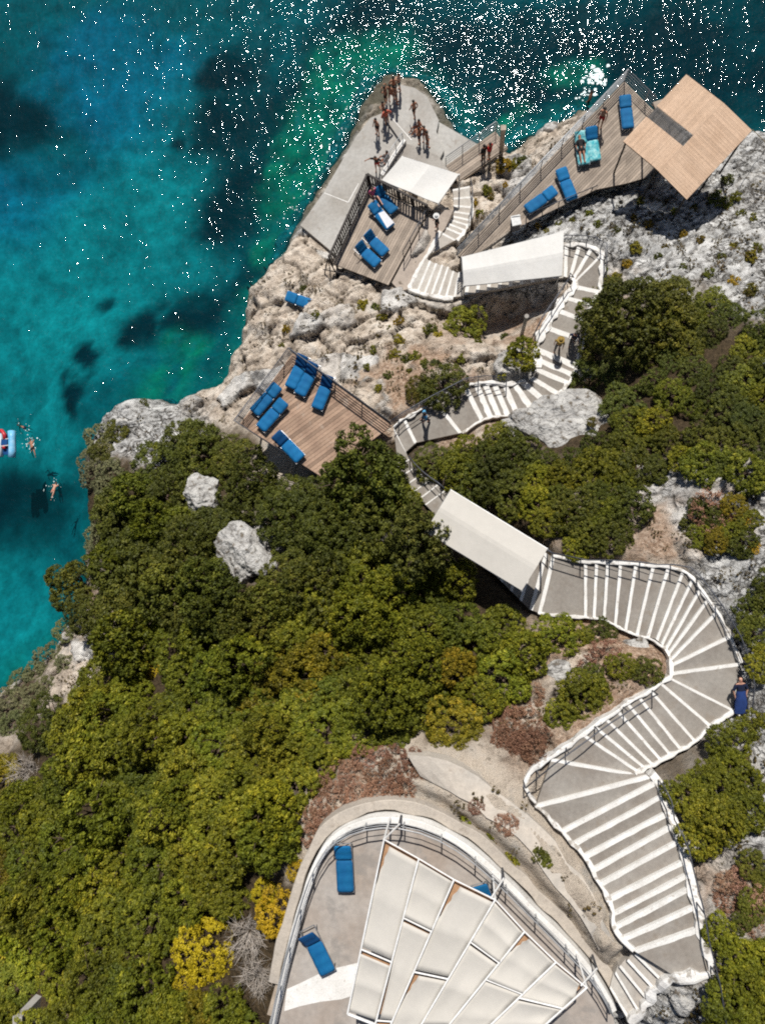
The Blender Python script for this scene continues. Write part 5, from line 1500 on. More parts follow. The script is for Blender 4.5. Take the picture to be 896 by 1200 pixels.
def boulder(label, px, py, sx_, sy_, sz_, seed, rz=0.0, sink=.35, lvl=6, group=None):
    p = gp(px, py)
    o = bpy.data.objects.new('boulder', rockmesh(seed, sx_, sy_, sz_, lvl)); COL.objects.link(o)
    o.location = p-up*(sz_*sink-.0); o.rotation_euler = (0, 0, rz)
    return tag(o, label, 'boulder', group)
boulder('large flat grey boulder beside the level walk, with brown tufts on top', 662, 505, 3.4, 1.9, .75, 3, .12, .55)
boulder('smooth grey boulder rising out of the dark trees, nearer the sea of the two', 241, 585, 1.2, 1.3, 1.0, 8, .5, -.6)
boulder('rough grey boulder rising out of the dark trees, larger and further inland', 294, 652, 1.75, 1.8, 1.0, 12, .2, -.45)
boulder('small round pale boulder perched at the cliff corner', 144, 495, .42, .42, .36, 17, 0, .1, 4)
boulder('light boulder in the dry scrub inside the stair bend', 655, 788, .75, .5, .35, 21, .4, .3, 4)
boulder('grey boulder sunk in the dry scrub beside the fan shaped stairs', 748, 757, .8, .5, .35, 25, .1, .3, 4)
boulder('weathered grey boulder at the foot of the dark bush by the white steps', 690, 440, .75, .5, .4, 28, -.4, .3, 4)
boulder('brown rock in the planted island among the lower steps', 515, 287, .55, .5, .35, 31, .3, .35, 4)
boulder('striped grey rock at the right edge below the big boarded roof', 890, 217, 1.1, .7, .5, 37, -.5, .25, 5)
boulder('white stone lying beside the topmost stairs kerb', 858, 812, .42, .38, .25, 41, .3, .2, 3)
boulder('white washed rock below the topmost landing', 800, 1172, .5, .7, .3, 44, .6, .3, 4)
boulder('pale rock at the water beside the timber footbridge', 640, 152, .9, .55, .5, 47, .5, .3, 4)
boulder('brownish shore rock below the wedge shaped deck nearest the bather', 668, 134, 1.0, .6, .55, 51, .6, .3, 4)
p = gp(44,1180)
th = thing('stone_pillar', 'pale concrete pillar standing in the thicket near the lower left corner', 'pillar', p)
MB().box(p+up*.6, (.42, .95, 1.9), Matrix.Rotation(.06, 3, 'Z')).build('shaft', M['platform'], th)
MB().box(p+up*1.57, (.48, 1.02, .08), Matrix.Rotation(.06, 3, 'Z')).build('cap', M['concrete'], th)
p = gp(893,424)
railing('white_handrail', 'white painted handrail cut off by the right edge above the dark bushes', [gp(884,433)+up*.2, gp(892,420)+up*.3, gp(903,410)+up*.3], 1.1, 1.0, 1, 'whitemetal', .04)

# ---------------------------------------------------------------- railings of the stairs
railing('stair_railing', 'dark handrail on the seaward kerb of the short grey flight below the white canopy', side(K_END+17, PERSONS+1, 0, .22), 1.0, 1.3, 1, 'metal')
railing('stair_railing', 'curved handrail round the outside of the stair bend beside the white canopy', side(K_END+15, PERSONS-3, 1, .18), .95, .9, 1, 'metal')
railing('stair_railing', 'long dark handrail above the level walk up to the brown deck', side(PERSONS+7, JUNC, 0, .16), 1.0, 1.6, 2, 'metal')
railing('stair_railing', 'thin handrail beside the brown plank steps under the dark tree', side(JUNC+1, F_END-1, 1, .06), .9, 1.2, 1, 'metal')
railing('stair_railing', 'dark handrail on the outer rim of the fan shaped stairs', side(L1, L1+14, 1, .14)+[at(873,800,PATH[L1+14][2]), at(869,834,PATH[L1+15][2])], .95, 1.3, 1, 'metal')
railing('stair_railing', 'dark handrail on the cliff side of the second flight', side(L1+17, L1+24, 0, .05)+[at(613,915,PATH[L1+24][2])], .95, 1.5, 0, 'metal')
railing('stair_railing', 'thin dark handrail down the uphill kerb of the topmost flight', side(L1+26, L1+35, 1, .16)+[PATH_END[1]+Vector((.1, 0, 0)), at(836,1160,ZTOP), at(844,1210,ZTOP)], .95, 2.2, 0, 'metal')
railing('stair_railing', 'dark handrail on the edge of the pale grey deck beside the white steps', P2([(501,252),(487,277),(473,302)], ZD1), .9, 1.1, 1, 'metal')
railing('stair_railing', 'short bent handrail round the head of the curved white steps', [PATH[i][1]+Vector((.05, 0, 0)) for i in range(0, 6)], .95, .8, 0, 'metal')
railing('stair_railing', 'handrail beside the covered flight at its upper end', side(L1-3, L1, 1, .1), .95, 1.2, 1, 'metal')
# ---------------------------------------------------------------- vegetation
def leafmat(name, c1, c2, c3, trans=.22, rough=.6):
    t = NT(name)
    oi = t.n('ShaderNodeObjectInfo')
    tc = t.n('ShaderNodeNewGeometry').outputs['Position']
    a = t.n('ShaderNodeAttribute', attribute_name='var').outputs['Fac']
    b = t.n('ShaderNodeAttribute', attribute_name='tone').outputs['Fac']
    f = t.math('ADD', t.math('MULTIPLY', a, .45), t.math('MULTIPLY', b, .55))
    f = t.math('ADD', f, t.maprange(t.noise(tc, .22, 3), .3, .7, -.22, .22), clamp=True)
    c = t.ramp(f, [(.0, c1), (.55, c2), (1.0, c3)])
    c = t.mix(1.0, c, oi.outputs['Color'], 'MULTIPLY')
    d = t.n('ShaderNodeBsdfPrincipled'); d.inputs['Roughness'].default_value = rough; d.inputs['Specular IOR Level'].default_value = .25
    t.l(c, d.inputs['Base Color'])
    tl = t.n('ShaderNodeBsdfTranslucent'); t.l(c, tl.inputs[0])
    m = t.n('ShaderNodeMixShader'); m.inputs[0].default_value = trans
    t.l(d.outputs[0], m.inputs[1]); t.l(tl.outputs[0], m.inputs[2]); t.l(m.outputs[0], t.out.inputs[0])
    return t.mat
M['leaf'] = leafmat('evergreen_leaves', (.040, .050, .007), (.148, .154, .011), (.37, .32, .026), .14)
M['leafdark'] = leafmat('dark_evergreen_leaves', (.028, .036, .007), (.088, .098, .012), (.20, .19, .024), .14)
M['leafpale'] = leafmat('pale_cushion_leaves', (.10, .11, .055), (.19, .19, .09), (.28, .26, .13))
M['leafgold'] = leafmat('golden_flower_heads', (.18, .145, .008), (.50, .385, .012), (.66, .53, .035), .15)
M['leafrust'] = leafmat('rust_dry_leaves', (.14, .07, .042), (.30, .16, .10), (.46, .28, .19))
def crown(name, seed, R, Hh, lobes, puffs, leaves, pr, ls, mat, flat=.75, spread=.62, up_bias=.35, core=True):
    """leaf clumps spread over a lumpy, broken crown; origin on the ground"""
    r = np.random.default_rng(seed)
    # lobes
    L = []
    L.append((np.array([0, 0, Hh*.58]), R*.54))
    for k in range(lobes):
        a = 2*np.pi*(k+r.uniform(-.35, .35))/lobes*1.0; d = R*spread*r.uniform(.7, 1.1)
        L.append((np.array([d*np.cos(a), d*np.sin(a), Hh*r.uniform(.30, .68)]), R*r.uniform(.30, .50)))
    cs = []; tries = 0
    while len(cs) < puffs and tries < puffs*30:
        tries += 1
        k = r.integers(len(L)); c, rad = L[k]
        v = r.normal(size=3); v /= np.linalg.norm(v)
        if v[2] < -.25: continue
        p = c+v*rad*np.array([1, 1, flat])*r.uniform(.80, 1.06)
        if p[2] < .03: continue
        inside = any(np.linalg.norm((p-c2)/np.array([1, 1, flat])) < r2*.80 for j, (c2, r2) in enumerate(L) if j != k)
        if inside: continue
        cs.append((p, v))
    P = np.array([c[0] for c in cs]); Vn = np.array([c[1] for c in cs]); n = len(P)
    rad = pr*r.uniform(.65, 1.25, n)
    tone_p = np.clip(r.normal(.45, .22, n), 0, 1)
    d = r.normal(size=(n, leaves, 3)); d += Vn[:, None]*.55; d[..., 2] += up_bias
    d /= np.linalg.norm(d, axis=2, keepdims=True)
    pos = P[:, None]+d*rad[:, None, None]*r.uniform(.55, 1.1, (n, leaves, 1))
    nrm = d+r.normal(size=d.shape)*.45; nrm /= np.linalg.norm(nrm, axis=2, keepdims=True)
    pos = pos.reshape(-1, 3); nrm = nrm.reshape(-1, 3)
    tone = np.repeat(tone_p, leaves); m = len(pos)
    t1 = np.cross(nrm, r.normal(size=(m, 3))); t1 /= np.linalg.norm(t1, axis=1, keepdims=True)+1e-9
    t2 = np.cross(nrm, t1)
    s = ls*r.uniform(.65, 1.3, (m, 1))
    q = np.stack([pos-t1*s, pos+t2*s*.55, pos+t1*s, pos-t2*s*.55], 1).reshape(-1, 3)
    var = np.repeat(np.clip(r.normal(.5, .2, m), 0, 1), 4); tone = np.repeat(tone, 4)
    q[:, 2] = np.maximum(q[:, 2], .0)
    me = bpy.data.meshes.new(name)
    me.vertices.add(len(q)); me.vertices.foreach_set('co', q.astype(np.float32).ravel())
    me.loops.add(len(q)); me.loops.foreach_set('vertex_index', np.arange(len(q), dtype=np.int32))
    me.polygons.add(m); me.polygons.foreach_set('loop_start', np.arange(0, 4*m, 4, dtype=np.int32))
    me.update(calc_edges=True)
    for nm, ar in (('var', var), ('tone', tone)):
        a = me.attributes.new(nm, 'FLOAT', 'POINT'); a.data.foreach_set('value', ar.astype(np.float32))
    me.materials.append(mat)
    # trunk and limbs
    mb = MB()
    mb.path([(0, 0, -.3), (.03, .02, Hh*.2), (0, .03, Hh*.5)], .09*R, r1=.05*R)
    for c, rr in L[1:]:
        mb.path([(0, 0, Hh*.12), tuple(c*.55-np.array([0, 0, .05])), tuple(c+np.array([0, 0, rr*.3]))], .055*R, n=5, r1=.012*R)
        for z in range(2):
            e = c+r.normal(size=3)*rr*.5
            mb.path([tuple(c*.75), tuple(e)], .02*R, n=4, r1=.006)
    return me, mb.mesh('trunk', M['bark'])
def twigs(name, seed, R, Hh, n):
    r = np.random.default_rng(seed); mb = MB()
    for k in range(n):
        a = r.uniform(0, 2*np.pi); d = np.array([np.cos(a), np.sin(a), 0])
        e = d*R*r.uniform(.4, 1)+np.array([0, 0, Hh*r.uniform(.3, 1)])
        mid = e*.5+r.normal(size=3)*.10*R
        mb.path([(0, 0, -.1), tuple(mid), tuple(e)], .016, n=4, r1=.005, var=r.uniform(0, 1))
        for j in range(5):
            f = mid+(e-mid)*r.uniform(.1, 1)+r.normal(size=3)*.22*R*np.array([1, 1, .5])
            mb.path([tuple(mid+(e-mid)*r.uniform(.0, .8)), tuple(f)], .008, n=3, r1=.003, var=r.uniform(0, 1))
    return mb.mesh(name, M['twig'])
KIND = {}
KIND['bush'] = [crown('crown', 100+k, 1.0, 1.05, 7, 270, 42, .112, .037, M['leaf']) for k in range(6)]
KIND['tree'] = [crown('crown', 200+k, 1.0, 1.55, 9, 290, 42, .11, .036, M['leafdark'], .85, .66) for k in range(5)]
KIND['mid'] = [crown('crown', 250+k, 1.0, 1.0, 8, 270, 42, .112, .036, M['leafdark'], .7) for k in range(4)]
KIND['pale'] = [crown('crown', 300+k, 1.0, .62, 8, 190, 26, .12, .045, M['leafpale'], .6) for k in range(3)]
KIND['gold'] = [crown('crown', 400+k, 1.0, .9, 8, 300, 30, .10, .032, M['leafgold'], .7, .58, .6) for k in range(3)]
KIND['rust'] = [crown('crown', 500+k, 1.0, .55, 8, 130, 20, .17, .050, M['leafrust'], .55, .7) for k in range(4)]
KIND['tuft'] = [crown('crown', 600+k, 1.0, .8, 5, 42, 24, .26, .13, M['leaf'], .7, .6) for k in range(4)]
KIND['tuftdark'] = [crown('crown', 640+k, 1.0, .8, 5, 42, 24, .26, .13, M['leafdark'], .7, .6) for k in range(3)]
TW = [twigs('branches', 700+k, 1.0, .8, 70) for k in range(3)]
NM = {'bush': 'evergreen_shrub', 'tree': 'evergreen_tree', 'mid': 'dark_shrub', 'pale': 'cushion_shrub', 'gold': 'golden_shrub', 'rust': 'dry_shrub', 'tuft': 'small_shrub', 'tuftdark': 'small_shrub'}
CT = {'bush': 'shrub', 'tree': 'tree', 'mid': 'shrub', 'pale': 'shrub', 'gold': 'shrub', 'rust': 'shrub', 'tuft': 'shrub', 'tuftdark': 'shrub'}
NVEG = [0]
def plant(kind, px, py, rpx, label, group=None, hs=1.0, tint=(1, 1, 1), sink=.12, pos=None):
    """a plant whose crown is centred on the pixel; rpx is its radius in photo pixels"""
    p = gp(px, py) if pos is None else pos
    R = rpx*(CAMZ-p.z-1.0)/F
    # the crown's middle, not its foot, should be seen at the pixel
    for _ in range(2 if pos is None else 0):
        q = at(px, py, p.z+.55*R*hs); p = Vector((q.x, q.y, ground(q.x, q.y)))
    if p.z < .7 and pos is None: return None
    crowns = KIND[kind]; cm, tm = crowns[random.randrange(len(crowns))]
    th = thing(NM[kind], label, CT[kind], p-up*(sink*R), group, random.uniform(0, 6.28))
    th.scale = (R, R, R*hs)
    c = bpy.data.objects.new('crown', cm); COL.objects.link(c); c.parent = th
    k = random.uniform(.82, 1.18); c.color = (tint[0]*k, tint[1]*k*random.uniform(.95, 1.05), tint[2]*k, 1)
    t_ = bpy.data.objects.new('trunk', tm); COL.objects.link(t_); t_.parent = th
    NVEG[0] += 1
    return th
KEEPOUT = []      # (px,py,r) never planted by the scatter
path_px = [[(l[0], l[1]), (l[2], l[3])] for l in LINES]
def dpoly(px, py, P):
    x = np.array([px], float); y = np.array([py], float)
    if in_poly(x, y, P)[0]: return 0
    return float(seg_dist(x, y, P)[0])
pathpoly = [[(LINES[i][0], LINES[i][1]), (LINES[i+1][0], LINES[i+1][1]), (LINES[i+1][2], LINES[i+1][3]), (LINES[i][2], LINES[i][3])] for i in range(NL-1)]
pathpoly.append([(742,1114),(790,1144),(830,1140),(815,1088)]); pathpoly.append([(720,1141),(748,1188),(789,1145),(752,1113)])
deckpx = [[(275,495),(345,405),(462,497),(379,561)]]
def clear_of(px, py, r):
    for P in pathpoly:
        if dpoly(px, py, P) < r*.80: return False
    for P in deckpx:
        if dpoly(px, py, P) < r*.85: return False
    for x, y, q in KEEPOUT:
        if math.hypot(px-x, py-y) < q+r*.6: return False
    return True
def scatter(poly, spacing, rlo, rhi, seed, fn, jitter=.9):
    rr = random.Random(seed)
    xs = [p[0] for p in poly]; ys = [p[1] for p in poly]
    pts = []; tries = 0
    A_ = (max(xs)-min(xs))*(max(ys)-min(ys))
    while tries < A_/spacing**2*26:
        tries += 1
        x, y = rr.uniform(min(xs), max(xs)), rr.uniform(min(ys), max(ys))
        if not in_poly(np.array([x]), np.array([y]), poly)[0]: continue
        if any((x-a)**2+(y-b)**2 < spacing**2 for a, b, _ in pts): continue
        r = rr.uniform(rlo, rhi)
        if not clear_of(x, y, r): continue
        pts.append((x, y, r))
    for x, y, r in pts: fn(x, y, r)
    return len(pts)
KEEPOUT += [(241,582,22),(294,652,27),(237,1124,42),(216,1156,10),(327,1076,32),(312,1040,12),(350,1022,12),(144,495,14),(662,500,44),(655,785,18),(748,757,16),(44,1180,14),(35,900,16),(292,1098,22),(300,1140,16),(170,790,8),(450,625,0),(120,700,16),(100,770,18),(345,540,20),(585,695,22),(600,700,20)]
# -- single plants that can be told apart
plant('tree', 430, 560, 52, 'big dark evergreen tree overlapping the near corner of the brown deck', None, 1.4, (.85, .9, .9))
plant('tree', 455, 610, 44, 'dark evergreen tree between the brown deck and the cream canopy', None, 1.1)
plant('tree', 490, 640, 40, 'greyish evergreen tree hanging over the edge of the cream canopy', None, 1.9, (.95, .95, 1.3))
plant('tree', 395, 620, 40, 'dark evergreen tree below the stilts of the brown deck', None, 1.0)
plant('tree', 238, 536, 38, 'wide dark evergreen tree behind the cliff top rocks', None, .9)
plant('tree', 196, 590, 34, 'dark evergreen tree seaward of the smooth grey boulder', None, .9)
plant('tree', 152, 600, 40, 'dark evergreen tree on the seaward shoulder of the thicket', None, .9)
plant('tree', 92, 680, 30, 'dark narrow evergreen tree leaning out over the water', None, 1.5, pos=at(100, 686, 2.4))
plant('tree', 108, 715, 28, 'dark evergreen tree just below the one leaning over the water', None, 1.0)
plant('tree', 160, 660, 48, 'broad dark evergreen tree left of the rough grey boulder', None, .9)
plant('tree', 224, 634, 32, 'dark evergreen tree between the two boulders in the thicket', None, .9)
plant('tree', 145, 720, 44, 'dark evergreen tree above the bare gully at the shore', None, .9)
plant('tree', 60, 850, 34, 'dark evergreen tree at the foot of the bare gully', None, .9)
plant('tree', 340, 610, 38, 'dark evergreen tree seaward of the rough grey boulder and below the deck stilts', None, .9)
plant('tree', 730, 385, 46, 'tall very dark evergreen bush shading the walkers on the grey flight', None, 1.25, (.85, .85, .9))
plant('tree', 705, 372, 30, 'small dark evergreen bush at the bend of the stairs', None, 1.0, (.9, .9, .9))
plant('tree', 775, 370, 38, 'dark reddish tinged evergreen bush on the upper right slope', None, .9, (1.1, .95, .9))
plant('tree', 545, 384, 25, 'single bright green bush on the red soil below the long white canopy', None, 1.0, (1.35, 1.35, 1.0))
plant('bush', 612, 414, 22, 'yellowish bush beside the level walk casting its shadow on the steps', None, 1.2, (1.25, 1.25, 1.0))
plant('mid', 516, 452, 30, 'rounded dark bush directly above the level walk railing', None, .8)
plant('mid', 492, 458, 18, 'small reddish green bush left of the rounded dark bush', None, .8, (1.2, .95, .8))
plant('gold', 237, 1122, 40, 'large yellow flowering shrub in the lower thicket', None, .8, (1, 1, 1))
plant('gold', 216, 1156, 15, 'small yellow flowering shrub at the edge of the large one', None, .8)
plant('gold', 327, 1076, 33, 'round orange yellow shrub close to the terrace wall', None, .9, (.92, .75, .9))
plant('gold', 312, 1048, 19, 'bright yellow shrub just above the round orange yellow one', None, .8)
plant('gold', 350, 1023, 15, 'flat yellow shrub at the upper left of the terrace wall', None, .7, (.95, .8, .9))
plant('gold', 262, 1050, 9, 'tiny yellow shrub left of the round orange yellow one', None, .8)
plant('gold', 335, 1098, 11, 'small dull yellow shrub below the round orange yellow one', None, .8, (.8, .75, .9))
plant('gold', 178, 786, 15, 'narrow golden shrub in the middle of the thicket near the shore', None, .7, (.9, .85, 1))
plant('gold', 320, 656, 11, 'small golden shrub at the inland side of the rough grey boulder', None, .8, (.85, .75, 1))
plant('gold', 188, 630, 6, 'tiny golden shrub among the dark trees', None, .8)
plant('gold', 874, 613, 10, 'small golden shrub on the right slope near the edge of the photo', None, .7, (.9, .7, 1))
plant('gold', 884, 642, 8, 'lowest golden shrub on the right slope near the edge of the photo', None, .7, (.9, .7, 1))
plant('rust', 838, 602, 24, 'rust brown dry shrub at the top of the right hand scrub patch', None, 1.0)
for k, (x, y, r, l) in enumerate([(35,902,26,'bare whitish dead shrub at the left edge of the thicket'), (292,1092,30,'tangle of bare grey twigs between the two large yellow shrubs'), (302,1140,26,'bare grey shrub between the terrace wall and the plank'), (468,632,18,'bare grey twigs showing in the tree by the cream canopy'), (12,950,16,'small bare twig shrub right at the left edge of the photo')]):
    p = gp(x, y)
    if k == 3: p += up*1.5
    th = thing('dead_shrub', l, 'shrub', p, None, k); R = r*(CAMZ-p.z)/F; th.scale = (R, R, R)
    c = bpy.data.objects.new('branches', TW[k % 3]); COL.objects.link(c); c.parent = th
# -- the thicket and the other masses of scrub
F1 = [(125,650),(140,575),(168,545),(205,515),(275,520),(300,565),(345,570),(385,575),(420,540),(450,540),(480,580),(520,640),(560,690),(612,724),(640,735),(650,752),(600,790),(578,838),(540,862),(470,862),(425,866),(388,884),(352,918),(340,965),(328,1020),(280,1045),(250,1070),(190,1110),(200,1160),(300,1175),(315,1200),(310,1235),(-40,1250),(-40,905),(20,880),(70,870),(110,820),(128,750),(112,700)]
TINTS = [(1, 1.02, 1)]*8+[(.95, 1.05, 1)]*4+[(.82, .92, 1.25), (1.15, 1.10, .95), (1.08, 1.06, .95), (.8, .9, 1), (1.2, .95, .9)]
def f1(x, y, r):
    dark = (y < 735 and x < 420) or (y < 640)
    side_ = 'thicket' 
    if dark and random.random() < .75:
        plant('mid', x, y, r*1.05, 'dark green shrub packed among its like between the grey boulders and the sea', 'dark shrubs around the grey boulders', random.choice([.8, 1.0, 1.3, 1.8]))
    else:
        yl = .96+.14*max(0, min(1, (250-x)/250))*(y > 950)
        plant('bush', x, y, r, 'olive green shrub packed among its like in the lower left thicket', 'olive shrubs of the lower left thicket', random.choice([.75, .95, 1.15, 1.45, 1.85]), tuple(q*yl for q in random.choice(TINTS)))
print('thicket', scatter(F1, 31, 28, 43, 5, f1))
def mk(lab, grp, kinds, hlo=.8, hhi=1.2, tints=((1, 1, 1),)):
    def fn(x, y, r):
        plant(random.choice(kinds), x, y, r, lab, grp, random.uniform(hlo, hhi), random.choice(tints))
    return fn
F2 = [(690,352),(730,338),(800,340),(850,352),(885,380),(930,400),(930,560),(880,556),(850,550),(800,552),(745,556),(720,536),(665,462),(690,425)]
scatter(F2, 25, 16, 29, 9, mk('shrub in the scrub above the pale rock on the upper right slope', 'shrubs of the upper right slope', ['mid', 'mid', 'mid', 'bush'], .6, 1.05, ((1.0, 1, 1), (1.2, 1.15, 1.0), (.9, .95, 1.1))))
for x, y, r in [(640,548,20),(672,545,22),(615,538,16),(700,522,18)]:
    plant('mid', x, y, r, 'green shrub in the scrub between the level walk and the cream canopy', 'shrubs between the walk and the cream canopy', .9)
F3 = [(484,503),(520,500),(560,490),(600,486),(605,540),(640,548),(700,518),(735,545),(745,600),(715,645),(668,650),(640,630),(590,600),(540,570),(505,558),(486,535)]
scatter(F3, 24, 18, 30, 11, mk('green shrub in the scrub between the level walk and the cream canopy', 'shrubs between the walk and the cream canopy', ['mid', 'bush', 'bush'], .8, 1.1, ((1, 1, 1), (1.15, 1.1, 1))))
F4 = [(800,596),(850,585),(882,605),(876,648),(830,650),(805,630)]
scatter(F4, 19, 12, 19, 13, mk('low green shrub in the patch of scrub on the pale rock at the right', 'shrubs of the right hand patch', ['mid', 'bush'], .8, 1.0, ((1, 1, 1), (1.3, 1.0, .9))))
F5 = [(772,902),(810,868),(850,845),(882,850),(880,945),(850,985),(822,985),(795,950)]
scatter(F5, 26, 20, 29, 15, mk('olive green shrub in the clump beside the upper stairs', 'shrubs beside the upper stairs', ['bush'], .9, 1.2))
F6 = [(832,1092),(880,1110),(915,1140),(915,1240),(850,1240),(838,1160)]
scatter(F6, 26, 20, 30, 17, mk('olive green shrub in the lower right corner of the photo', 'shrubs of the lower right corner', ['bush'], .9, 1.2, ((1.1, 1.1, 1),)))
F7 = [(664,742),(715,738),(768,762),(768,788),(735,806),(700,828),(655,850),(610,835),(640,800)]
scatter(F7, 24, 13, 22, 19, mk('green shrub in the dry hollow inside the stair bend', 'shrubs inside the stair bend', ['mid', 'bush', 'rust'], .7, 1.0))
F8 = [(852,715),(905,690),(905,800),(882,775)]
scatter(F8, 26, 18, 28, 21, mk('green shrub at the right edge beside the outer stair rail', 'shrubs at the right edge', ['bush', 'mid'], .8, 1.1))
plant('bush', 682, 815, 32, 'round dense green shrub in the hollow below the inner stair kerb', None, 1.0)
FR = [(358,948),(388,905),(430,886),(482,884),(500,903),(486,922),(440,930),(405,942),(385,965),(364,985)]
scatter(FR, 15, 9, 17, 23, mk('rust coloured dry shrub along the bank above the round terrace', 'rust shrubs above the terrace', ['rust'], .8, 1.2))
FR2 = [(578,838),(612,842),(650,868),(640,885),(612,890),(590,870)]
scatter(FR2, 12, 10, 17, 25, mk('rust coloured dry shrub beside the lower end of the second flight', 'rust shrubs by the second flight', ['rust'], .8, 1.2))
FR3 = [(850,1020),(896,1005),(905,1075),(870,1095),(850,1060)]
scatter(FR3, 18, 11, 18, 27, mk('dry brownish shrub on the rock right of the topmost flight', 'dry shrubs right of the topmost flight', ['rust', 'mid'], .7, 1.0))
FP = [(80,525),(105,505),(126,520),(132,560),(132,610),(104,650),(84,640),(84,580)]
scatter(FP, 17, 13, 21, 29, mk('pale grey green cushion shrub on the cliff edge facing the swimmers', 'pale cushion shrubs on the upper cliff edge', ['pale'], .7, 1.1))
FP2 = [(72,735),(90,750),(60,800),(30,840),(0,860),(-20,850),(0,820),(35,785)]
scatter(FP2, 17, 13, 21, 31, mk('pale grey green cushion shrub on the lower cliff edge at the left of the photo', 'pale cushion shrubs on the lower cliff edge', ['pale'], .7, 1.0, ((1, 1, 1), (.8, .85, .7))))
for x, y, r, l in [(120,472,14,'dark cushion shrub at the outermost corner of the cliff'), (136,505,17,'dark shrub around the small round boulder'), (168,473,7,'tiny green shrub on the cliff top rock'), (118,530,16,'olive cushion shrub behind the small round boulder')]:
    plant('mid', x, y, r, l, None, .8)
# -- small shrubs dotted over the rock
small = [(355,338,5),(370,368,5),(425,357,7),(440,360,6),(447,372,6),(467,376,6),(455,385,5),(468,398,7),(497,390,7),(505,385,8),(513,394,6),(462,415,7),(476,420,8),(487,418,7),(497,425,5),(455,440,6),(444,455,6),(437,410,5),(480,436,5),(540,420,6),(560,400,5),(590,395,5),(555,238,6),(570,225,7),(576,232,5),(592,217,4),(562,250,6),(612,190,7),(590,193,10),(603,192,7),(330,405,4),(335,385,5),(430,430,5),(421,420,4),(588,440,6),(700,335,9),(718,330,12),(706,318,8),(860,290,7),(838,232,9),(850,238,7),(862,230,6),(812,242,5),(790,247,4),(800,275,6),(820,280,5),(760,262,5),(742,255,6),(723,270,5),(700,262,5),(690,250,5),(670,258,4),(655,262,5),(745,290,8),(770,300,5),(735,310,7),(750,235,5),(800,312,5),(880,300,8),(887,290,6),(845,300,5),(640,272,4),(630,265,4),(853,210,7),(868,250,5),(882,255,5),(780,290,5),(830,320,6),(860,330,7),(880,340,8),(790,330,6)]
for k, (x, y, r) in enumerate(small):
    grey_ = x > 625 and y < 345
    plant('tuftdark' if k % 3 == 0 else 'tuft', x, y, r, 'small shrub on the grey rock slope between the big boarded roof and dark bushes' if grey_ else 'small shrub on the pale rock between the sea decks and the level walk',
          'small shrubs on the grey rock slope' if grey_ else 'small shrubs on the pale rock', random.uniform(.8, 1.1), random.choice([(1, 1, 1), (1.3, 1.1, .9), (.85, .85, .9), (1.5, .95, .8)]))
for x, y, r, l in [(486,946,6,'first small shrub on the cement ledge, nearest the rust bank'), (545,962,7,'small shrub in a crack of the cement ledge above the pergola'), (558,947,9,'brownish shrub on the dirt bank above the pergola'), (594,968,13,'largest brown shrub on the dirt bank'), (570,984,9,'green shrub on the outer rim of the cement ledge'), (598,1012,11,'bright green shrub growing against the terrace wall'), (632,1002,9,'dark little shrub on the bare dirt below the second flight'), (641,1012,7,'twin of the dark little shrub on the bare dirt, slightly lower')]:
    plant('tuftdark' if 'dark' in l else ('rust' if 'brown' in l else 'tuft'), x, y, r, l, None, .8)
for x, y, r, l in [(655,484,9,'brown green tuft in the middle of the large flat grey boulder'), (636,496,7,'brownish tuft at the left end of the large flat grey boulder'), (690,497,6,'small tuft at the right end of the large flat grey boulder')]:
    plant('tuftdark', x, y, r, l, None, .7, (1.3, 1.0, .8), pos=gp(x, y)+up*.45)
# -- uncountable tiny herbs on the rock: one object
def herbs(name, regions, n, seed, kind_mesh, szl, szh):
    r = random.Random(seed)
    src = kind_mesh
    nv = len(src.vertices); co = np.empty(nv*3, np.float32); src.vertices.foreach_get('co', co); co = co.reshape(-1, 3)
    va = np.empty(nv, np.float32); src.attributes['var'].data.foreach_get('value', va)
    nsub = 4*140
    allc = []; allv = []; allt = []
    for poly, cnt in regions:
        xs = [p[0] for p in poly]; ys = [p[1] for p in poly]; k = 0; tr = 0
        while k < cnt and tr < cnt*30:
            tr += 1
            x, y = r.uniform(min(xs), max(xs)), r.uniform(min(ys), max(ys))
            if not in_poly(np.array([x]), np.array([y]), poly)[0] or not clear_of(x, y, 4): continue
            if vnoise(np.array([x/22.]), np.array([y/22.]), 8)[0] < .38: continue
            p = gp(x, y); s = r.uniform(szl, szh)*r.uniform(.6, 1.4); a = r.uniform(0, 6.28)
            o_ = r.randrange(0, max(1, (nv-nsub)//4))*4
            c = co[o_:o_+nsub]; ca, sa = math.cos(a), math.sin(a)
            q = np.stack([c[:, 0]*ca-c[:, 1]*sa, c[:, 0]*sa+c[:, 1]*ca, c[:, 2]*.8], -1)*s+np.array([p.x, p.y, p.z-.05*s])
            allc.append(q); allv.append(va[o_:o_+nsub]); allt.append(np.full(nsub, r.random(), np.float32)); k += 1
    q = np.concatenate(allc); m = len(q)//4
    me = bpy.data.meshes.new(name)
    me.vertices.add(len(q)); me.vertices.foreach_set('co', q.astype(np.float32).ravel())
    me.loops.add(len(q)); me.loops.foreach_set('vertex_index', np.arange(len(q), dtype=np.int32))
    me.polygons.add(m); me.polygons.foreach_set('loop_start', np.arange(0, 4*m, 4, dtype=np.int32)); me.update(calc_edges=True)
    for nm, ar in (('var', np.concatenate(allv)), ('tone', np.concatenate(allt))):
        a = me.attributes.new(nm, 'FLOAT', 'POINT'); a.data.foreach_set('value', ar)
    me.materials.append(M['herb'])
    o = bpy.data.objects.new(name, me); COL.objects.link(o); o['kind'] = 'stuff'
M['herb'] = leafmat('dry_herbs', (.055, .038, .018), (.105, .082, .026), (.19, .12, .05))
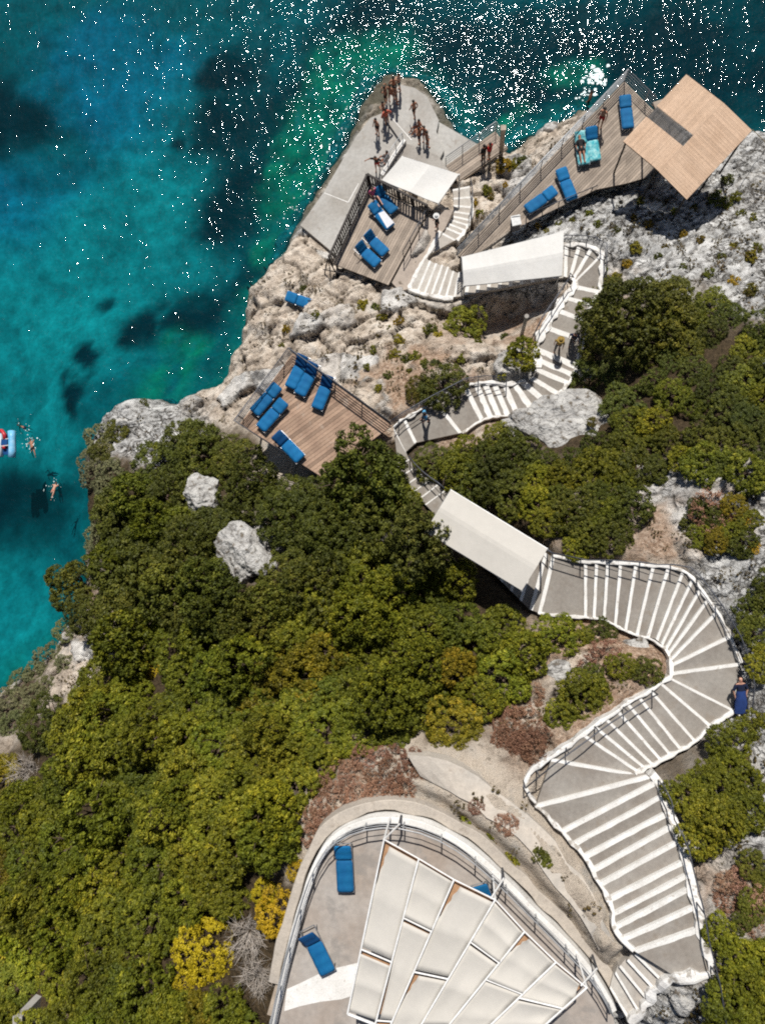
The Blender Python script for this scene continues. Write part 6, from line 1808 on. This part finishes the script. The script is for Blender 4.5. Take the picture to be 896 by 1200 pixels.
herbs('rock_herbs', [([(620,280),(700,225),(760,225),(800,240),(900,200),(900,380),(800,330),(735,330),(715,290),(680,270)], 170),
                     ([(300,310),(360,275),(400,300),(450,335),(540,345),(610,360),(620,400),(560,440),(480,480),(440,470),(350,400),(270,450),(285,380)], 190),
                     ([(545,210),(600,180),(680,140),(690,150),(560,270)], 35), ([(150,465),(250,455),(280,500),(220,520),(150,530)], 30),
                     ([(750,560),(900,560),(900,690),(850,690),(790,650),(740,620)], 60), ([(655,735),(770,765),(765,790),(650,850),(580,850)], 60),
                     ([(840,870),(900,870),(900,1090),(850,1090),(820,1000)], 50), ([(830,1150),(780,1170),(740,1210),(850,1210)], 16), ([(90,690),(130,700),(110,790),(60,830)], 18), ([(500,480),(700,560),(740,640),(650,640),(500,560)], 40), ([(470,900),(600,930),(700,1060),(690,1090),(560,980)], 22)], 0, 4, KIND['tuft'][0][0], .10, .26)

# ---------------------------------------------------------------- swimmers and foam
person('swimmer with dark hair in the churned patch of water right of the raft', 'swim', at(39,524,-.10), .25, (('shorts', 'black'),), 'skin', scale=.85)
person('fair swimmer closest to the cliff with the pale cushion shrubs', 'swim', at(64,574,-.10), -.35, (('briefs', 'coral'),), 'skinlight', 'hairbrown', scale=.8)
person('small swimmer low in the water above the churned patch', 'swim', at(29,501,-.14), 1.2, (('shorts', 'navy'),), 'skin', scale=.75)
mb = MB(); r = random.Random(3)
def foam(px, py, spread, n, s0, s1):
    for _ in range(n):
        x, y = r.gauss(px, spread), r.gauss(py, spread*.9)
        p = at(x, y, .012); s = r.uniform(s0, s1); k = r.randint(6, 9); ph = r.uniform(0, 6)
        e = [s*r.uniform(.5, 1.3) for _ in range(k)]
        top = [(p.x+e[i]*math.cos(ph+6.283*i/k), p.y+e[i]*math.sin(ph+6.283*i/k), .012+r.uniform(0, .01)) for i in range(k)]
        mb.add(top+[(p.x, p.y, .03)], [(i, (i+1) % k, k) for i in range(k)])
foam(37,521,5.5,36,.015,.05); foam(64,571,6,18,.015,.045); foam(29,500,6,10,.015,.04); foam(698,90,7,60,.03,.16); foam(686,112,5,20,.03,.09)
shore = [(350,262),(362,242),(380,212),(396,186),(410,155),(424,128),(438,102),(455,88)]
for a, b in zip(shore[:-1], shore[1:]):
    for k in range(5): foam(a[0]+(b[0]-a[0])*k/5-9, a[1]+(b[1]-a[1])*k/5-4, 8, 3, .015, .06)
for x, y in [(470,86),(488,88),(505,104),(518,128),(530,146),(545,158),(560,166)]: foam(x+5, y-4, 6, 6, .015, .07)
o = mb.build('sea_foam', M['foam']); o['kind'] = 'stuff'
print('plants', NVEG[0])
for o in sc.objects:
    if 'label' in o and len(o['label'].split()) > 16: print('LONG', len(o['label'].split()), o['label'])
